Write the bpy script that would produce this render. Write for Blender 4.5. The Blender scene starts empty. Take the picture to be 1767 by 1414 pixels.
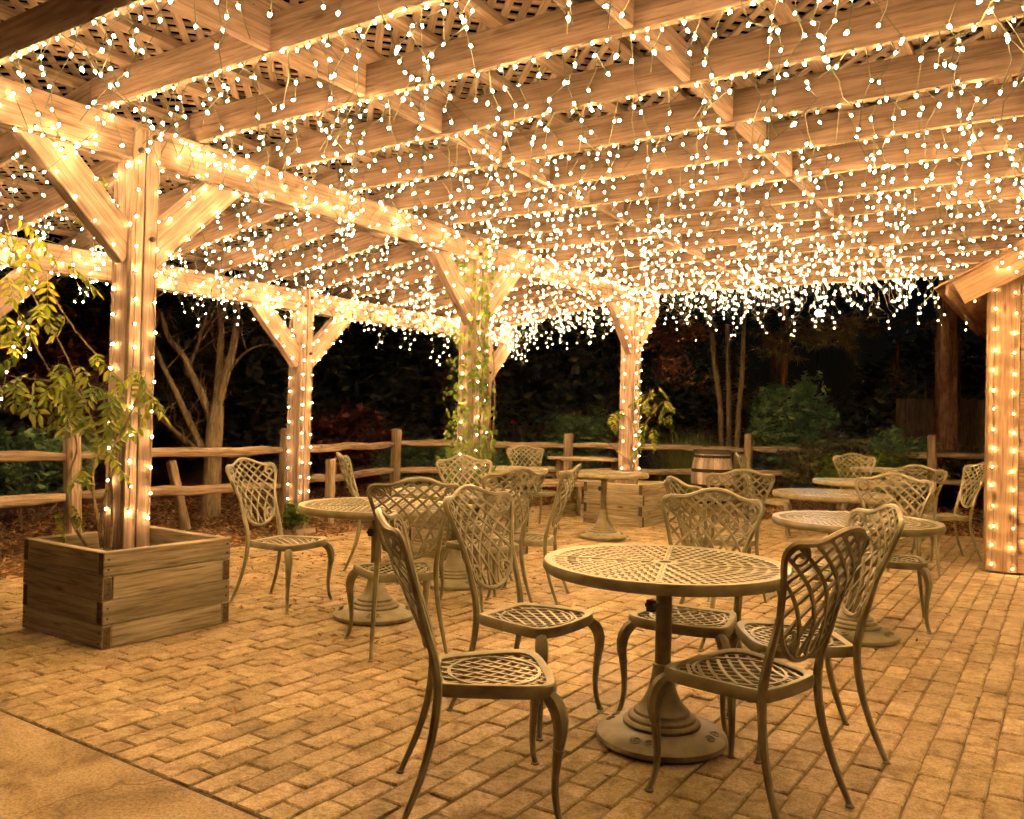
import bpy, bmesh, math, random
import numpy as np
from mathutils import Vector, Matrix

rng = np.random.default_rng(7)
random.seed(7)
scene = bpy.context.scene
col = scene.collection

# ------------------------------------------------------------------ camera
F_PX, CX, CY = 1458.9, 883.5, 707.0
YAW, PIT, ROL = map(math.radians, (33.256, 0.693, 1.361))
H = 1.30
Cpos = np.array([0, 0, H])
UD = np.array([math.sin(YAW), math.cos(YAW), 0.0])        # along the main beam, away from the camera
VD = np.array([-math.cos(YAW), math.sin(YAW), 0.0])       # along the rafters, to the left
_F = np.array([0, math.cos(PIT), math.sin(PIT)])
_U = np.array([0, -math.sin(PIT), math.cos(PIT)])
_R = np.array([1.0, 0, 0])
R2 = math.cos(ROL) * _R + math.sin(ROL) * _U
U2 = -math.sin(ROL) * _R + math.cos(ROL) * _U
cam_d = bpy.data.cameras.new('Camera')
cam_d.sensor_width = 36.0
cam_d.lens = 36.0 * F_PX / 1767.0
cam_d.clip_start = 0.05
cam_d.clip_end = 600
cam = bpy.data.objects.new('Camera', cam_d)
col.objects.link(cam)
cam.matrix_world = Matrix(((R2[0], U2[0], -_F[0], 0), (R2[1], U2[1], -_F[1], 0), (R2[2], U2[2], -_F[2], H), (0, 0, 0, 1)))
scene.camera = cam

# ------------------------------------------------------------------ night sky, faint moon, exposure
world = bpy.data.worlds.new('World')
scene.world = world
world.use_nodes = True
wn = world.node_tree
sky = wn.nodes.new('ShaderNodeTexSky')
sky.sky_type = 'NISHITA'
sky.sun_disc = False
sky.sun_elevation = math.radians(-6)
sky.sun_rotation = math.radians(40)
wn.links.new(sky.outputs[0], wn.nodes['Background'].inputs[0])
wn.nodes['Background'].inputs[1].default_value = 0.05
moon = bpy.data.lights.new('Moon', 'SUN')
moon.energy = 0.004
moon.angle = math.radians(0.5)
moon.color = (0.75, 0.85, 1.0)
mo = bpy.data.objects.new('Moon', moon)
col.objects.link(mo)
mo.rotation_euler = (math.radians(40), 0, math.radians(40))
scene.view_settings.view_transform = 'Standard'
scene.view_settings.look = 'None'
scene.view_settings.exposure = 0.12
scene.view_settings.gamma = 1.0
scene.view_settings.use_curve_mapping = False
BULB = 370.0                       # radiance of one lit mini bulb
cy = scene.cycles
cy.use_denoising = True
cy.denoising_prefilter = 'ACCURATE'
cy.denoising_input_passes = 'RGB_ALBEDO_NORMAL'
cy.max_bounces = 6
cy.diffuse_bounces = 3
cy.glossy_bounces = 2
cy.transmission_bounces = 2
cy.transparent_max_bounces = 4
cy.sample_clamp_indirect = 10.0
cy.caustics_reflective = False
cy.caustics_refractive = False
cy.use_light_tree = True
cy.use_adaptive_sampling = False

# ------------------------------------------------------------------ pixel and plan helpers
def ray(x, y): return _F + (x - CX) / F_PX * R2 - (y - CY) / F_PX * U2
def at(x, y, d): return Cpos + ray(x, y) * d
P1 = np.array([-2.31, 5.17, 0.0])
def W(a, b, z=0.0): return P1 + UD * a + VD * b + np.array([0, 0, z])
def grd(x, y, z=0.0):
    d = ray(x, y); return Cpos + d * ((z - H) / d[2])

# ------------------------------------------------------------------ object helpers
def mesh_from(name, V, F, mat=None, smooth=False):
    me = bpy.data.meshes.new(name)
    me.from_pydata([tuple(map(float, p)) for p in V], [], F)
    if mat: me.materials.append(mat)
    me.update()
    if smooth:
        me.polygons.foreach_set('use_smooth', [True] * len(me.polygons))
        me.set_sharp_from_angle(angle=math.radians(38))
    return me
def wm(o):
    return o['_wm'] if False else WM.get(o.name, Matrix.Identity(4))
WM = {}
def link(name, me, parent=None, M=None):
    o = bpy.data.objects.new(name, me)
    col.objects.link(o)
    M = M or Matrix.Identity(4)
    WM[o.name] = M
    if parent is not None:
        o.parent = parent
        o.matrix_basis = WM[parent.name].inverted() @ M
    else:
        o.matrix_basis = M
    return o
def tag(o, label=None, cat=None, group=None, kind=None):
    if label: o['label'] = label
    if cat: o['category'] = cat
    if group: o['group'] = group
    if kind: o['kind'] = kind
    return o
def thing(name, loc, label, cat, group=None, rz=0.0):
    M = Matrix.Translation(Vector(tuple(map(float, loc)))) @ Matrix.Rotation(rz, 4, 'Z')
    return tag(link(name, None, None, M), label, cat, group)
def dup_tree(root, M, label, group):
    r = root.copy(); col.objects.link(r); WM[r.name] = M; r.matrix_basis = M
    r['label'] = label; r['group'] = group
    for ch in [c for c in CH.get(root.name, [])]:
        c = ch.copy(); col.objects.link(c); c.parent = r; WM[c.name] = M
        for g in CH.get(ch.name, []):
            d = g.copy(); col.objects.link(d); d.parent = c
    return r
CH = {}
def part(name, me, parent, M=None):
    o = link(name, me, parent, M)
    CH.setdefault(parent.name, []).append(o)
    return o
def frame(p0, p1, up=(0, 0, 1)):
    p0 = Vector(tuple(map(float, p0))); p1 = Vector(tuple(map(float, p1)))
    x = (p1 - p0).normalized(); u = Vector(up)
    y = u.cross(x).normalized(); z = x.cross(y)
    m = (p0 + p1) / 2
    return Matrix(((x.x, y.x, z.x, m.x), (x.y, y.y, z.y, m.y), (x.z, y.z, z.z, m.z), (0, 0, 0, 1))), (p1 - p0).length
def cbox(L, w, h, c=0.004):
    """chamfered box centred on the origin: 24 verts"""
    V, F = [], []
    a, b, d = L / 2, w / 2, h / 2
    c = min(c, a * .4, b * .4, d * .4)
    idx = {}
    for sx in (-1, 1):
        for sy in (-1, 1):
            for sz in (-1, 1):
                for k in range(3):
                    p = [sx * (a - c), sy * (b - c), sz * (d - c)]
                    p[k] = (sx * a, sy * b, sz * d)[k]
                    idx[(sx, sy, sz, k)] = len(V); V.append(p)
    g = lambda s, k: idx[(s[0], s[1], s[2], k)]
    for k in range(3):
        o = [i for i in range(3) if i != k]
        for s in (-1, 1):
            q = []
            for (i, j) in ((-1, -1), (1, -1), (1, 1), (-1, 1)):
                t = [0, 0, 0]; t[k] = s; t[o[0]] = i; t[o[1]] = j; q.append(g(t, k))
            F.append(q)
        for i in (-1, 1):
            for j in (-1, 1):
                s1 = [0, 0, 0]; s1[k] = -1; s1[o[0]] = i; s1[o[1]] = j
                s2 = list(s1); s2[k] = 1
                F.append([g(s1, o[0]), g(s2, o[0]), g(s2, o[1]), g(s1, o[1])])
    for sx in (-1, 1):
        for sy in (-1, 1):
            for sz in (-1, 1):
                F.append([g((sx, sy, sz), k) for k in range(3)])
    return V, F
_boxcache = {}
def fix_normals(me):
    bm = bmesh.new(); bm.from_mesh(me); bmesh.ops.recalc_face_normals(bm, faces=bm.faces); bm.to_mesh(me); bm.free()
def box_mesh(L, w, h, mat, c=0.004):
    k = (round(L, 3), round(w, 3), round(h, 3), mat.name, c)
    if k not in _boxcache:
        V, F = cbox(L, w, h, c)
        me = mesh_from('timber', V, F, mat); fix_normals(me)
        if mat.name == 'planter_wood':
            me.materials.append(ENDGRAIN)
            for p in me.polygons:
                if abs(p.normal.x) > .9: p.material_index = 1
        _boxcache[k] = me
    return _boxcache[k]
def timber(name, p0, p1, w, h, mat, parent, up=(0, 0, 1), c=0.004):
    M, L = frame(p0, p1, up)
    return part(name, box_mesh(L, w, h, mat, c), parent, M) if parent else link(name, box_mesh(L, w, h, mat, c), None, M)

class MB:
    def __init__(s): s.V = []; s.F = []
    def tube(s, pts, rad, n=6, cap=True, ax=1.0):
        pts = [np.array(p, float) for p in pts]
        if not hasattr(rad, '__len__'): rad = [rad] * len(pts)
        base = len(s.V); prev = None
        for i, p in enumerate(pts):
            t = pts[min(i + 1, len(pts) - 1)] - pts[max(i - 1, 0)]
            t = t / (np.linalg.norm(t) + 1e-12)
            if prev is None:
                a = np.array([0, 0, 1.0]) if abs(t[2]) < .9 else np.array([1.0, 0, 0])
                nn = np.cross(t, a)
            else:
                nn = prev - t * prev.dot(t)
            nn /= np.linalg.norm(nn) + 1e-12; prev = nn
            b = np.cross(t, nn)
            for k in range(n):
                an = 2 * math.pi * k / n
                s.V.append(p + rad[i] * (math.cos(an) * nn + ax * math.sin(an) * b))
        for i in range(len(pts) - 1):
            for k in range(n):
                k2 = (k + 1) % n
                s.F.append([base + i * n + k, base + i * n + k2, base + (i + 1) * n + k2, base + (i + 1) * n + k])
        if cap:
            s.F.append([base + k for k in range(n)][::-1])
            e = base + (len(pts) - 1) * n
            s.F.append([e + k for k in range(n)])
    def ribbon(s, pts, nor, w, t):
        """rectangular bar along pts; nor = surface normal (one or per point)"""
        pts = [np.array(p, float) for p in pts]
        base = len(s.V); m = len(pts)
        for i, p in enumerate(pts):
            d = pts[min(i + 1, m - 1)] - pts[max(i - 1, 0)]; d /= np.linalg.norm(d) + 1e-12
            n = np.array(nor[i] if hasattr(nor[0], '__len__') else nor, float)
            b = np.cross(n, d); b /= np.linalg.norm(b) + 1e-12
            n = np.cross(d, b)
            for (sb, sn) in ((-1, -1), (1, -1), (1, 1), (-1, 1)):
                s.V.append(p + b * sb * w / 2 + n * sn * t / 2)
        for i in range(m - 1):
            for k in range(4):
                k2 = (k + 1) % 4
                s.F.append([base + i * 4 + k, base + i * 4 + k2, base + i * 4 + 4 + k2, base + i * 4 + 4 + k])
        s.F.append([base + 3, base + 2, base + 1, base])
        e = base + (m - 1) * 4
        s.F.append([e, e + 1, e + 2, e + 3])
    def lathe(s, prof, n=32, c=(0, 0, 0)):
        base = len(s.V); c = np.array(c, float)
        for (r, z) in prof:
            for k in range(n):
                a = 2 * math.pi * k / n
                s.V.append(c + np.array([r * math.cos(a), r * math.sin(a), z]))
        for i in range(len(prof) - 1):
            for k in range(n):
                k2 = (k + 1) % n
                s.F.append([base + i * n + k, base + i * n + k2, base + (i + 1) * n + k2, base + (i + 1) * n + k])
    def add(s, V, F, M=None):
        base = len(s.V)
        for p in V:
            s.V.append(np.array((M @ Vector(p)) if M is not None else p))
        s.F += [[i + base for i in f] for f in F]
    def mesh(s, name, mat, smooth=True, fix=False):
        me = mesh_from(name, s.V, s.F, mat, smooth)
        if fix: fix_normals(me)
        return me

# ------------------------------------------------------------------ materials
def newmat(name):
    m = bpy.data.materials.new(name); m.use_nodes = True
    nt = m.node_tree; b = nt.nodes['Principled BSDF']
    return m, nt, b
def N(nt, t, **kw):
    n = nt.nodes.new(t)
    for k, v in kw.items():
        if k in n.inputs.keys(): n.inputs[k].default_value = v
        else: setattr(n, k, v)
    return n
def ramp(nt, stops):
    r = nt.nodes.new('ShaderNodeValToRGB')
    while len(r.color_ramp.elements) < len(stops): r.color_ramp.elements.new(0.5)
    for e, (p, c) in zip(r.color_ramp.elements, stops):
        e.position = p; e.color = (*c, 1)
    return r
def bump(nt, b, h, strength=0.3, dist=0.01):
    bn = N(nt, 'ShaderNodeBump', Strength=strength, Distance=dist)
    nt.links.new(h, bn.inputs['Height']); nt.links.new(bn.outputs[0], b.inputs['Normal'])

def wood_mat(name, dark, mid, light, rough=0.75, knots=True, gscale=1.0):
    m, nt, b = newmat(name)
    L = nt.links.new
    tc = N(nt, 'ShaderNodeTexCoord'); oi = N(nt, 'ShaderNodeObjectInfo')
    off = N(nt, 'ShaderNodeVectorMath', operation='SCALE'); off.inputs[0].default_value = (37, 19, 23)
    L(oi.outputs['Random'], off.inputs['Scale'])
    ad = N(nt, 'ShaderNodeVectorMath', operation='ADD')
    L(tc.outputs['Object'], ad.inputs[0]); L(off.outputs[0], ad.inputs[1])
    mp = N(nt, 'ShaderNodeMapping'); mp.inputs['Scale'].default_value = (1.3 * gscale, 22 * gscale, 22 * gscale)
    L(ad.outputs[0], mp.inputs[0])
    n1 = N(nt, 'ShaderNodeTexNoise', Scale=2.0, Detail=6.0, Roughness=0.62, Distortion=0.6)
    L(mp.outputs[0], n1.inputs['Vector'])
    mp2 = N(nt, 'ShaderNodeMapping'); mp2.inputs['Scale'].default_value = (0.7, 3.0, 3.0)
    L(ad.outputs[0], mp2.inputs[0])
    n2 = N(nt, 'ShaderNodeTexNoise', Scale=1.7, Detail=3.0)
    L(mp2.outputs[0], n2.inputs['Vector'])
    r1 = ramp(nt, [(0.28, dark), (0.5, mid), (0.72, light)])
    L(n1.outputs[0], r1.inputs[0])
    r2 = ramp(nt, [(0.3, (0.62, 0.6, 0.57)), (0.65, (1.1, 1.08, 1.05))])
    L(n2.outputs[0], r2.inputs[0])
    mx = N(nt, 'ShaderNodeMix', data_type='RGBA', blend_type='MULTIPLY'); mx.inputs[0].default_value = 0.8
    L(r1.outputs[0], mx.inputs[6]); L(r2.outputs[0], mx.inputs[7])
    out = mx.outputs[2]
    if knots:
        mp3 = N(nt, 'ShaderNodeMapping'); mp3.inputs['Scale'].default_value = (2.2, 7.0, 7.0)
        L(ad.outputs[0], mp3.inputs[0])
        vo = N(nt, 'ShaderNodeTexVoronoi', Scale=0.9); L(mp3.outputs[0], vo.inputs['Vector'])
        kr = ramp(nt, [(0.04, (0.25, 0.2, 0.16)), (0.13, (1, 1, 1))])
        L(vo.outputs['Distance'], kr.inputs[0])
        mk = N(nt, 'ShaderNodeMix', data_type='RGBA', blend_type='MULTIPLY'); mk.inputs[0].default_value = 0.85
        L(out, mk.inputs[6]); L(kr.outputs[0], mk.inputs[7]); out = mk.outputs[2]
    mp4 = N(nt, 'ShaderNodeMapping'); mp4.inputs['Scale'].default_value = (2.5, 70, 70); L(ad.outputs[0], mp4.inputs[0])
    n4 = N(nt, 'ShaderNodeTexNoise', Scale=1.5, Detail=4.0, Roughness=0.7); L(mp4.outputs[0], n4.inputs['Vector'])
    r4 = ramp(nt, [(0.33, (0.45, 0.41, 0.37)), (0.47, (1.0, 1.0, 1.0)), (0.68, (1.14, 1.14, 1.14))]); L(n4.outputs[0], r4.inputs[0])
    m4 = N(nt, 'ShaderNodeMix', data_type='RGBA', blend_type='MULTIPLY'); m4.inputs[0].default_value = 0.75
    L(out, m4.inputs[6]); L(r4.outputs[0], m4.inputs[7]); out = m4.outputs[2]
    hv = N(nt, 'ShaderNodeHueSaturation'); L(out, hv.inputs['Color'])
    mr = N(nt, 'ShaderNodeMapRange'); mr.inputs['To Min'].default_value = 0.78; mr.inputs['To Max'].default_value = 1.15
    L(oi.outputs['Random'], mr.inputs[0]); L(mr.outputs[0], hv.inputs['Value'])
    L(hv.outputs[0], b.inputs['Base Color'])
    b.inputs['Roughness'].default_value = rough
    b.inputs['Specular IOR Level'].default_value = 0.25
    bump(nt, b, n1.outputs[0], 0.35, 0.004)
    return m
CEDAR = wood_mat('weathered_cedar', (0.13, 0.102, 0.084), (0.25, 0.196, 0.163), (0.35, 0.28, 0.238))
LATH = wood_mat('lattice_wood', (0.13, 0.10, 0.078), (0.24, 0.186, 0.145), (0.33, 0.26, 0.205), knots=False)
PLANK = wood_mat('planter_wood', (0.15, 0.136, 0.096), (0.335, 0.31, 0.222), (0.47, 0.44, 0.33))
RAIL = wood_mat('split_rail_wood', (0.15, 0.12, 0.088), (0.32, 0.265, 0.195), (0.45, 0.385, 0.29), rough=0.85)
SIDING = wood_mat('shed_wood', (0.24, 0.165, 0.105), (0.33, 0.235, 0.155), (0.40, 0.30, 0.205))
STAVE = wood_mat('barrel_oak', (0.30, 0.25, 0.20), (0.52, 0.45, 0.37), (0.64, 0.57, 0.48))
BOARD = wood_mat('fence_board_wood', (0.08, 0.07, 0.04), (0.16, 0.14, 0.08), (0.22, 0.19, 0.11))

def simple(name, c, rough=0.6, metal=0.0, noise=None, bumpy=0.0, spec=0.5):
    m, nt, b = newmat(name)
    b.inputs['Roughness'].default_value = rough; b.inputs['Metallic'].default_value = metal
    b.inputs['Specular IOR Level'].default_value = spec
    if noise:
        sc, c2 = noise
        g = N(nt, 'ShaderNodeNewGeometry')
        n = N(nt, 'ShaderNodeTexNoise', Scale=sc, Detail=5.0); nt.links.new(g.outputs['Position'], n.inputs['Vector'])
        r = ramp(nt, [(0.35, c), (0.65, c2)]); nt.links.new(n.outputs[0], r.inputs[0])
        nt.links.new(r.outputs[0], b.inputs['Base Color'])
        if bumpy: bump(nt, b, n.outputs[0], bumpy, 0.006)
    else:
        b.inputs['Base Color'].default_value = (*c, 1)
    return m
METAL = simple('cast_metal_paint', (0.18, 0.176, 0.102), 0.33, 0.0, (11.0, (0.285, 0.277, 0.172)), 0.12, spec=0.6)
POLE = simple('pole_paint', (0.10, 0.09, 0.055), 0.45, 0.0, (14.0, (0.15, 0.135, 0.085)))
BLACK = simple('black_plastic', (0.012, 0.012, 0.012), 0.5)
IRON = simple('black_iron', (0.02, 0.018, 0.016), 0.6, 0.3)
ENDGRAIN = simple('end_grain', (0.05, 0.036, 0.024), 0.9, 0.0, (60.0, (0.10, 0.075, 0.05)), 0.2)
SOIL = simple('soil', (0.03, 0.02, 0.013), 0.95, 0.0, (30.0, (0.07, 0.045, 0.028)), 0.6)
WIRE = simple('wire_cord', (0.07, 0.085, 0.05), 0.5)
DARKW = simple('barrel_lid', (0.07, 0.055, 0.04), 0.7)
SHINGLE = simple('shingle', (0.20, 0.12, 0.06), 0.8, 0.0, (18.0, (0.33, 0.21, 0.11)), 0.3)

def bark_mat(name, c1, c2, sc=(14, 14, 3)):
    m, nt, b = newmat(name)
    g = N(nt, 'ShaderNodeNewGeometry'); mp = N(nt, 'ShaderNodeMapping'); mp.inputs['Scale'].default_value = sc
    nt.links.new(g.outputs['Position'], mp.inputs[0])
    n = N(nt, 'ShaderNodeTexNoise', Scale=1.6, Detail=7.0, Roughness=0.68, Distortion=0.8); nt.links.new(mp.outputs[0], n.inputs['Vector'])
    r = ramp(nt, [(0.35, c1), (0.62, c2)]); nt.links.new(n.outputs[0], r.inputs[0])
    nt.links.new(r.outputs[0], b.inputs['Base Color']); b.inputs['Roughness'].default_value = 0.9
    bump(nt, b, n.outputs[0], 0.8, 0.03)
    return m
BARK = bark_mat('grey_bark', (0.12, 0.095, 0.065), (0.30, 0.25, 0.17))
PINEBARK = bark_mat('pine_bark', (0.06, 0.035, 0.02), (0.20, 0.125, 0.075), (11, 11, 2.2))
STEM = bark_mat('vine_stem', (0.11, 0.08, 0.045), (0.24, 0.185, 0.11), (30, 30, 12))

def leaf_mat(name, c1, c2, trans=0.35):
    m, nt, b = newmat(name)
    L = nt.links.new
    g = N(nt, 'ShaderNodeNewGeometry'); oi = N(nt, 'ShaderNodeObjectInfo')
    a = N(nt, 'ShaderNodeMath', operation='ADD'); L(g.outputs['Random Per Island'], a.inputs[0]); L(oi.outputs['Random'], a.inputs[1])
    fr = N(nt, 'ShaderNodeMath', operation='FRACT'); L(a.outputs[0], fr.inputs[0])
    r = ramp(nt, [(0.0, c1), (1.0, c2)]); L(fr.outputs[0], r.inputs[0])
    L(r.outputs[0], b.inputs['Base Color']); b.inputs['Roughness'].default_value = 0.55
    t = N(nt, 'ShaderNodeBsdfTranslucent'); L(r.outputs[0], t.inputs[0])
    mx = N(nt, 'ShaderNodeMixShader'); mx.inputs[0].default_value = trans
    L(b.outputs[0], mx.inputs[1]); L(t.outputs[0], mx.inputs[2])
    L(mx.outputs[0], nt.nodes['Material Output'].inputs[0])
    return m
VINELEAF = leaf_mat('wisteria_leaf', (0.09, 0.17, 0.03), (0.26, 0.28, 0.04))
YELLEAF = leaf_mat('yellowing_leaf', (0.20, 0.30, 0.03), (0.42, 0.42, 0.04), 0.5)
IVY = leaf_mat('ivy_leaf', (0.06, 0.15, 0.02), (0.22, 0.30, 0.05))
DARKLEAF = leaf_mat('evergreen_leaf', (0.05, 0.065, 0.025), (0.115, 0.13, 0.05), 0.2)
GREENLEAF = leaf_mat('holly_leaf', (0.05, 0.13, 0.05), (0.13, 0.23, 0.09), 0.15)
REDLEAF = leaf_mat('red_leaf', (0.08, 0.018, 0.012), (0.14, 0.05, 0.025), 0.3)
BROWNLEAF = leaf_mat('dead_leaf', (0.20, 0.10, 0.045), (0.45, 0.27, 0.13), 0.1)
NEEDLE = leaf_mat('pine_needle', (0.06, 0.075, 0.018), (0.13, 0.12, 0.035), 0.25)
GRASS = leaf_mat('grass_blade', (0.08, 0.12, 0.03), (0.18, 0.22, 0.07), 0.3)
PINK = leaf_mat('pink_petal', (0.5, 0.05, 0.08), (0.6, 0.12, 0.12), 0.3)

def brick_mat():
    m, nt, b = newmat('stamped_brick')
    L = nt.links.new
    g = N(nt, 'ShaderNodeNewGeometry'); oi = N(nt, 'ShaderNodeObjectInfo')
    n1 = N(nt, 'ShaderNodeTexNoise', Scale=1.3, Detail=6.0, Roughness=0.6); L(g.outputs['Position'], n1.inputs['Vector'])
    n2 = N(nt, 'ShaderNodeTexNoise', Scale=26.0, Detail=8.0, Roughness=0.7); L(g.outputs['Position'], n2.inputs['Vector'])
    n3 = N(nt, 'ShaderNodeTexNoise', Scale=95.0, Detail=5.0, Roughness=0.75); L(g.outputs['Position'], n3.inputs['Vector'])
    r = ramp(nt, [(0.3, (0.31, 0.245, 0.135)), (0.46, (0.46, 0.385, 0.215)), (0.58, (0.49, 0.395, 0.25)), (0.75, (0.56, 0.475, 0.31))]); L(n1.outputs[0], r.inputs[0])
    r2 = ramp(nt, [(0.32, (0.5, 0.47, 0.42)), (0.55, (1.0, 1.0, 1.0))]); L(n2.outputs[0], r2.inputs[0])
    mx = N(nt, 'ShaderNodeMix', data_type='RGBA', blend_type='MULTIPLY'); mx.inputs[0].default_value = 0.75
    L(r.outputs[0], mx.inputs[6]); L(r2.outputs[0], mx.inputs[7])
    n4 = N(nt, 'ShaderNodeTexNoise', Scale=7.0, Detail=7.0, Roughness=0.65, Distortion=0.5); L(g.outputs['Position'], n4.inputs['Vector'])
    r4 = ramp(nt, [(0.38, (0.36, 0.32, 0.25)), (0.53, (1.0, 1.0, 1.0))]); L(n4.outputs[0], r4.inputs[0])
    mx4 = N(nt, 'ShaderNodeMix', data_type='RGBA', blend_type='MULTIPLY'); mx4.inputs[0].default_value = 0.6
    L(mx.outputs[2], mx4.inputs[6]); L(r4.outputs[0], mx4.inputs[7]); mx = mx4
    a = N(nt, 'ShaderNodeMath', operation='ADD'); L(g.outputs['Random Per Island'], a.inputs[0]); L(oi.outputs['Random'], a.inputs[1])
    fr = N(nt, 'ShaderNodeMath', operation='FRACT'); L(a.outputs[0], fr.inputs[0])
    mr = N(nt, 'ShaderNodeMapRange'); mr.inputs['To Min'].default_value = 0.74; mr.inputs['To Max'].default_value = 1.13; L(fr.outputs[0], mr.inputs[0])
    r5 = ramp(nt, [(0.40, (0.55, 0.52, 0.46)), (0.52, (1.0, 1.0, 1.0)), (0.66, (1.16, 1.15, 1.12))]); L(n3.outputs[0], r5.inputs[0])
    mx5 = N(nt, 'ShaderNodeMix', data_type='RGBA', blend_type='MULTIPLY'); mx5.inputs[0].default_value = 0.8
    L(mx.outputs[2], mx5.inputs[6]); L(r5.outputs[0], mx5.inputs[7])
    hv = N(nt, 'ShaderNodeHueSaturation'); L(mx5.outputs[2], hv.inputs['Color']); L(mr.outputs[0], hv.inputs['Value'])
    L(hv.outputs[0], b.inputs['Base Color'])
    b.inputs['Roughness'].default_value = 0.62; b.inputs['Specular IOR Level'].default_value = 0.3
    ad = N(nt, 'ShaderNodeMath', operation='MULTIPLY_ADD'); ad.inputs[1].default_value = 0.35
    L(n3.outputs[0], ad.inputs[0]); L(n2.outputs[0], ad.inputs[2])
    bump(nt, b, ad.outputs[0], 0.55, 0.006)
    return m
BRICK = brick_mat()
def concrete_mat():
    m, nt, b = newmat('stamped_concrete')
    L = nt.links.new
    g = N(nt, 'ShaderNodeNewGeometry')
    n1 = N(nt, 'ShaderNodeTexNoise', Scale=2.4, Detail=9.0, Roughness=0.66, Distortion=0.7); L(g.outputs['Position'], n1.inputs['Vector'])
    n2 = N(nt, 'ShaderNodeTexNoise', Scale=60.0, Detail=6.0, Roughness=0.7); L(g.outputs['Position'], n2.inputs['Vector'])
    r = ramp(nt, [(0.36, (0.20, 0.15, 0.075)), (0.47, (0.40, 0.32, 0.18)), (0.6, (0.50, 0.415, 0.25))]); L(n1.outputs[0], r.inputs[0])
    r2 = ramp(nt, [(0.35, (0.7, 0.68, 0.64)), (0.6, (1, 1, 1))]); L(n2.outputs[0], r2.inputs[0])
    mx = N(nt, 'ShaderNodeMix', data_type='RGBA', blend_type='MULTIPLY'); mx.inputs[0].default_value = 0.7
    L(r.outputs[0], mx.inputs[6]); L(r2.outputs[0], mx.inputs[7]); L(mx.outputs[2], b.inputs['Base Color'])
    n3 = N(nt, 'ShaderNodeTexNoise', Scale=95.0, Detail=5.0, Roughness=0.75); L(g.outputs['Position'], n3.inputs['Vector'])
    r5 = ramp(nt, [(0.40, (0.5, 0.47, 0.41)), (0.52, (1.0, 1.0, 1.0)), (0.66, (1.16, 1.15, 1.12))]); L(n3.outputs[0], r5.inputs[0])
    mx5 = N(nt, 'ShaderNodeMix', data_type='RGBA', blend_type='MULTIPLY'); mx5.inputs[0].default_value = 0.85
    L(mx.outputs[2], mx5.inputs[6]); L(r5.outputs[0], mx5.inputs[7])
    dw = N(nt, 'ShaderNodeTexNoise', Scale=1.6, Detail=4.0); L(g.outputs['Position'], dw.inputs['Vector'])
    va = N(nt, 'ShaderNodeVectorMath', operation='ADD'); L(g.outputs['Position'], va.inputs[0]); L(dw.outputs['Color'], va.inputs[1])
    vo = N(nt, 'ShaderNodeTexVoronoi', Scale=0.75, feature='DISTANCE_TO_EDGE'); L(va.outputs[0], vo.inputs['Vector'])
    rc = ramp(nt, [(0.0, (0.3, 0.26, 0.2)), (0.006, (1, 1, 1))]); L(vo.outputs[0], rc.inputs[0])
    mc = N(nt, 'ShaderNodeMix', data_type='RGBA', blend_type='MULTIPLY'); mc.inputs[0].default_value = 0.7
    L(mx5.outputs[2], mc.inputs[6]); L(rc.outputs[0], mc.inputs[7]); L(mc.outputs[2], b.inputs['Base Color'])
    b.inputs['Roughness'].default_value = 0.6; b.inputs['Specular IOR Level'].default_value = 0.3
    ad = N(nt, 'ShaderNodeMath', operation='MULTIPLY_ADD'); ad.inputs[1].default_value = 0.25
    L(n2.outputs[0], ad.inputs[0]); L(n1.outputs[0], ad.inputs[2]); bump(nt, b, ad.outputs[0], 0.6, 0.02)
    return m
CONC = concrete_mat()
MORTAR = simple('dark_joint', (0.13, 0.095, 0.05), 0.9, 0.0, (6.0, (0.22, 0.16, 0.09)), 0.3)
DIRT = simple('leaf_mould', (0.05, 0.028, 0.014), 0.95, 0.0, (7.0, (0.14, 0.075, 0.035)), 0.8)

def emis(name, c, s):
    m = bpy.data.materials.new(name); m.use_nodes = True; nt = m.node_tree
    nt.nodes.remove(nt.nodes['Principled BSDF'])
    e = nt.nodes.new('ShaderNodeEmission'); e.inputs[0].default_value = (*c, 1); e.inputs[1].default_value = s
    nt.links.new(e.outputs[0], nt.nodes['Material Output'].inputs[0])
    m.cycles.emission_sampling = 'FRONT'
    return m
LIT = emis('lit_mini_bulb', (1.0, 0.535, 0.195), BULB)

# ------------------------------------------------------------------ ground
def struct(o): o['kind'] = 'structure'; return o
V = [(-160, -60, -.035), (160, -60, -.035), (160, 220, -.035), (-160, 220, -.035)]
struct(link('ground', mesh_from('ground', V, [[0, 1, 2, 3]], DIRT)))
U0, U1, VR, VL = -1.19, 8.75, -7.5, 1.95
patio_M = Matrix.Identity(4)
def quad(a0, a1, b0, b1, z): return [W(a0, b0, z), W(a1, b0, z), W(a1, b1, z), W(a0, b1, z)]
pv = [tuple(p) for p in quad(U0 + .006, U1, VR, VL, -.009)]
pv += [tuple(p) for p in quad(U0 + .006, U1, VR, VL, -.034)]
patio = struct(link('patio', mesh_from('patio', pv, [[0, 3, 2, 1], [0, 1, 5, 4], [1, 2, 6, 5], [2, 3, 7, 6], [3, 0, 4, 7]], MORTAR)))
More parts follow.
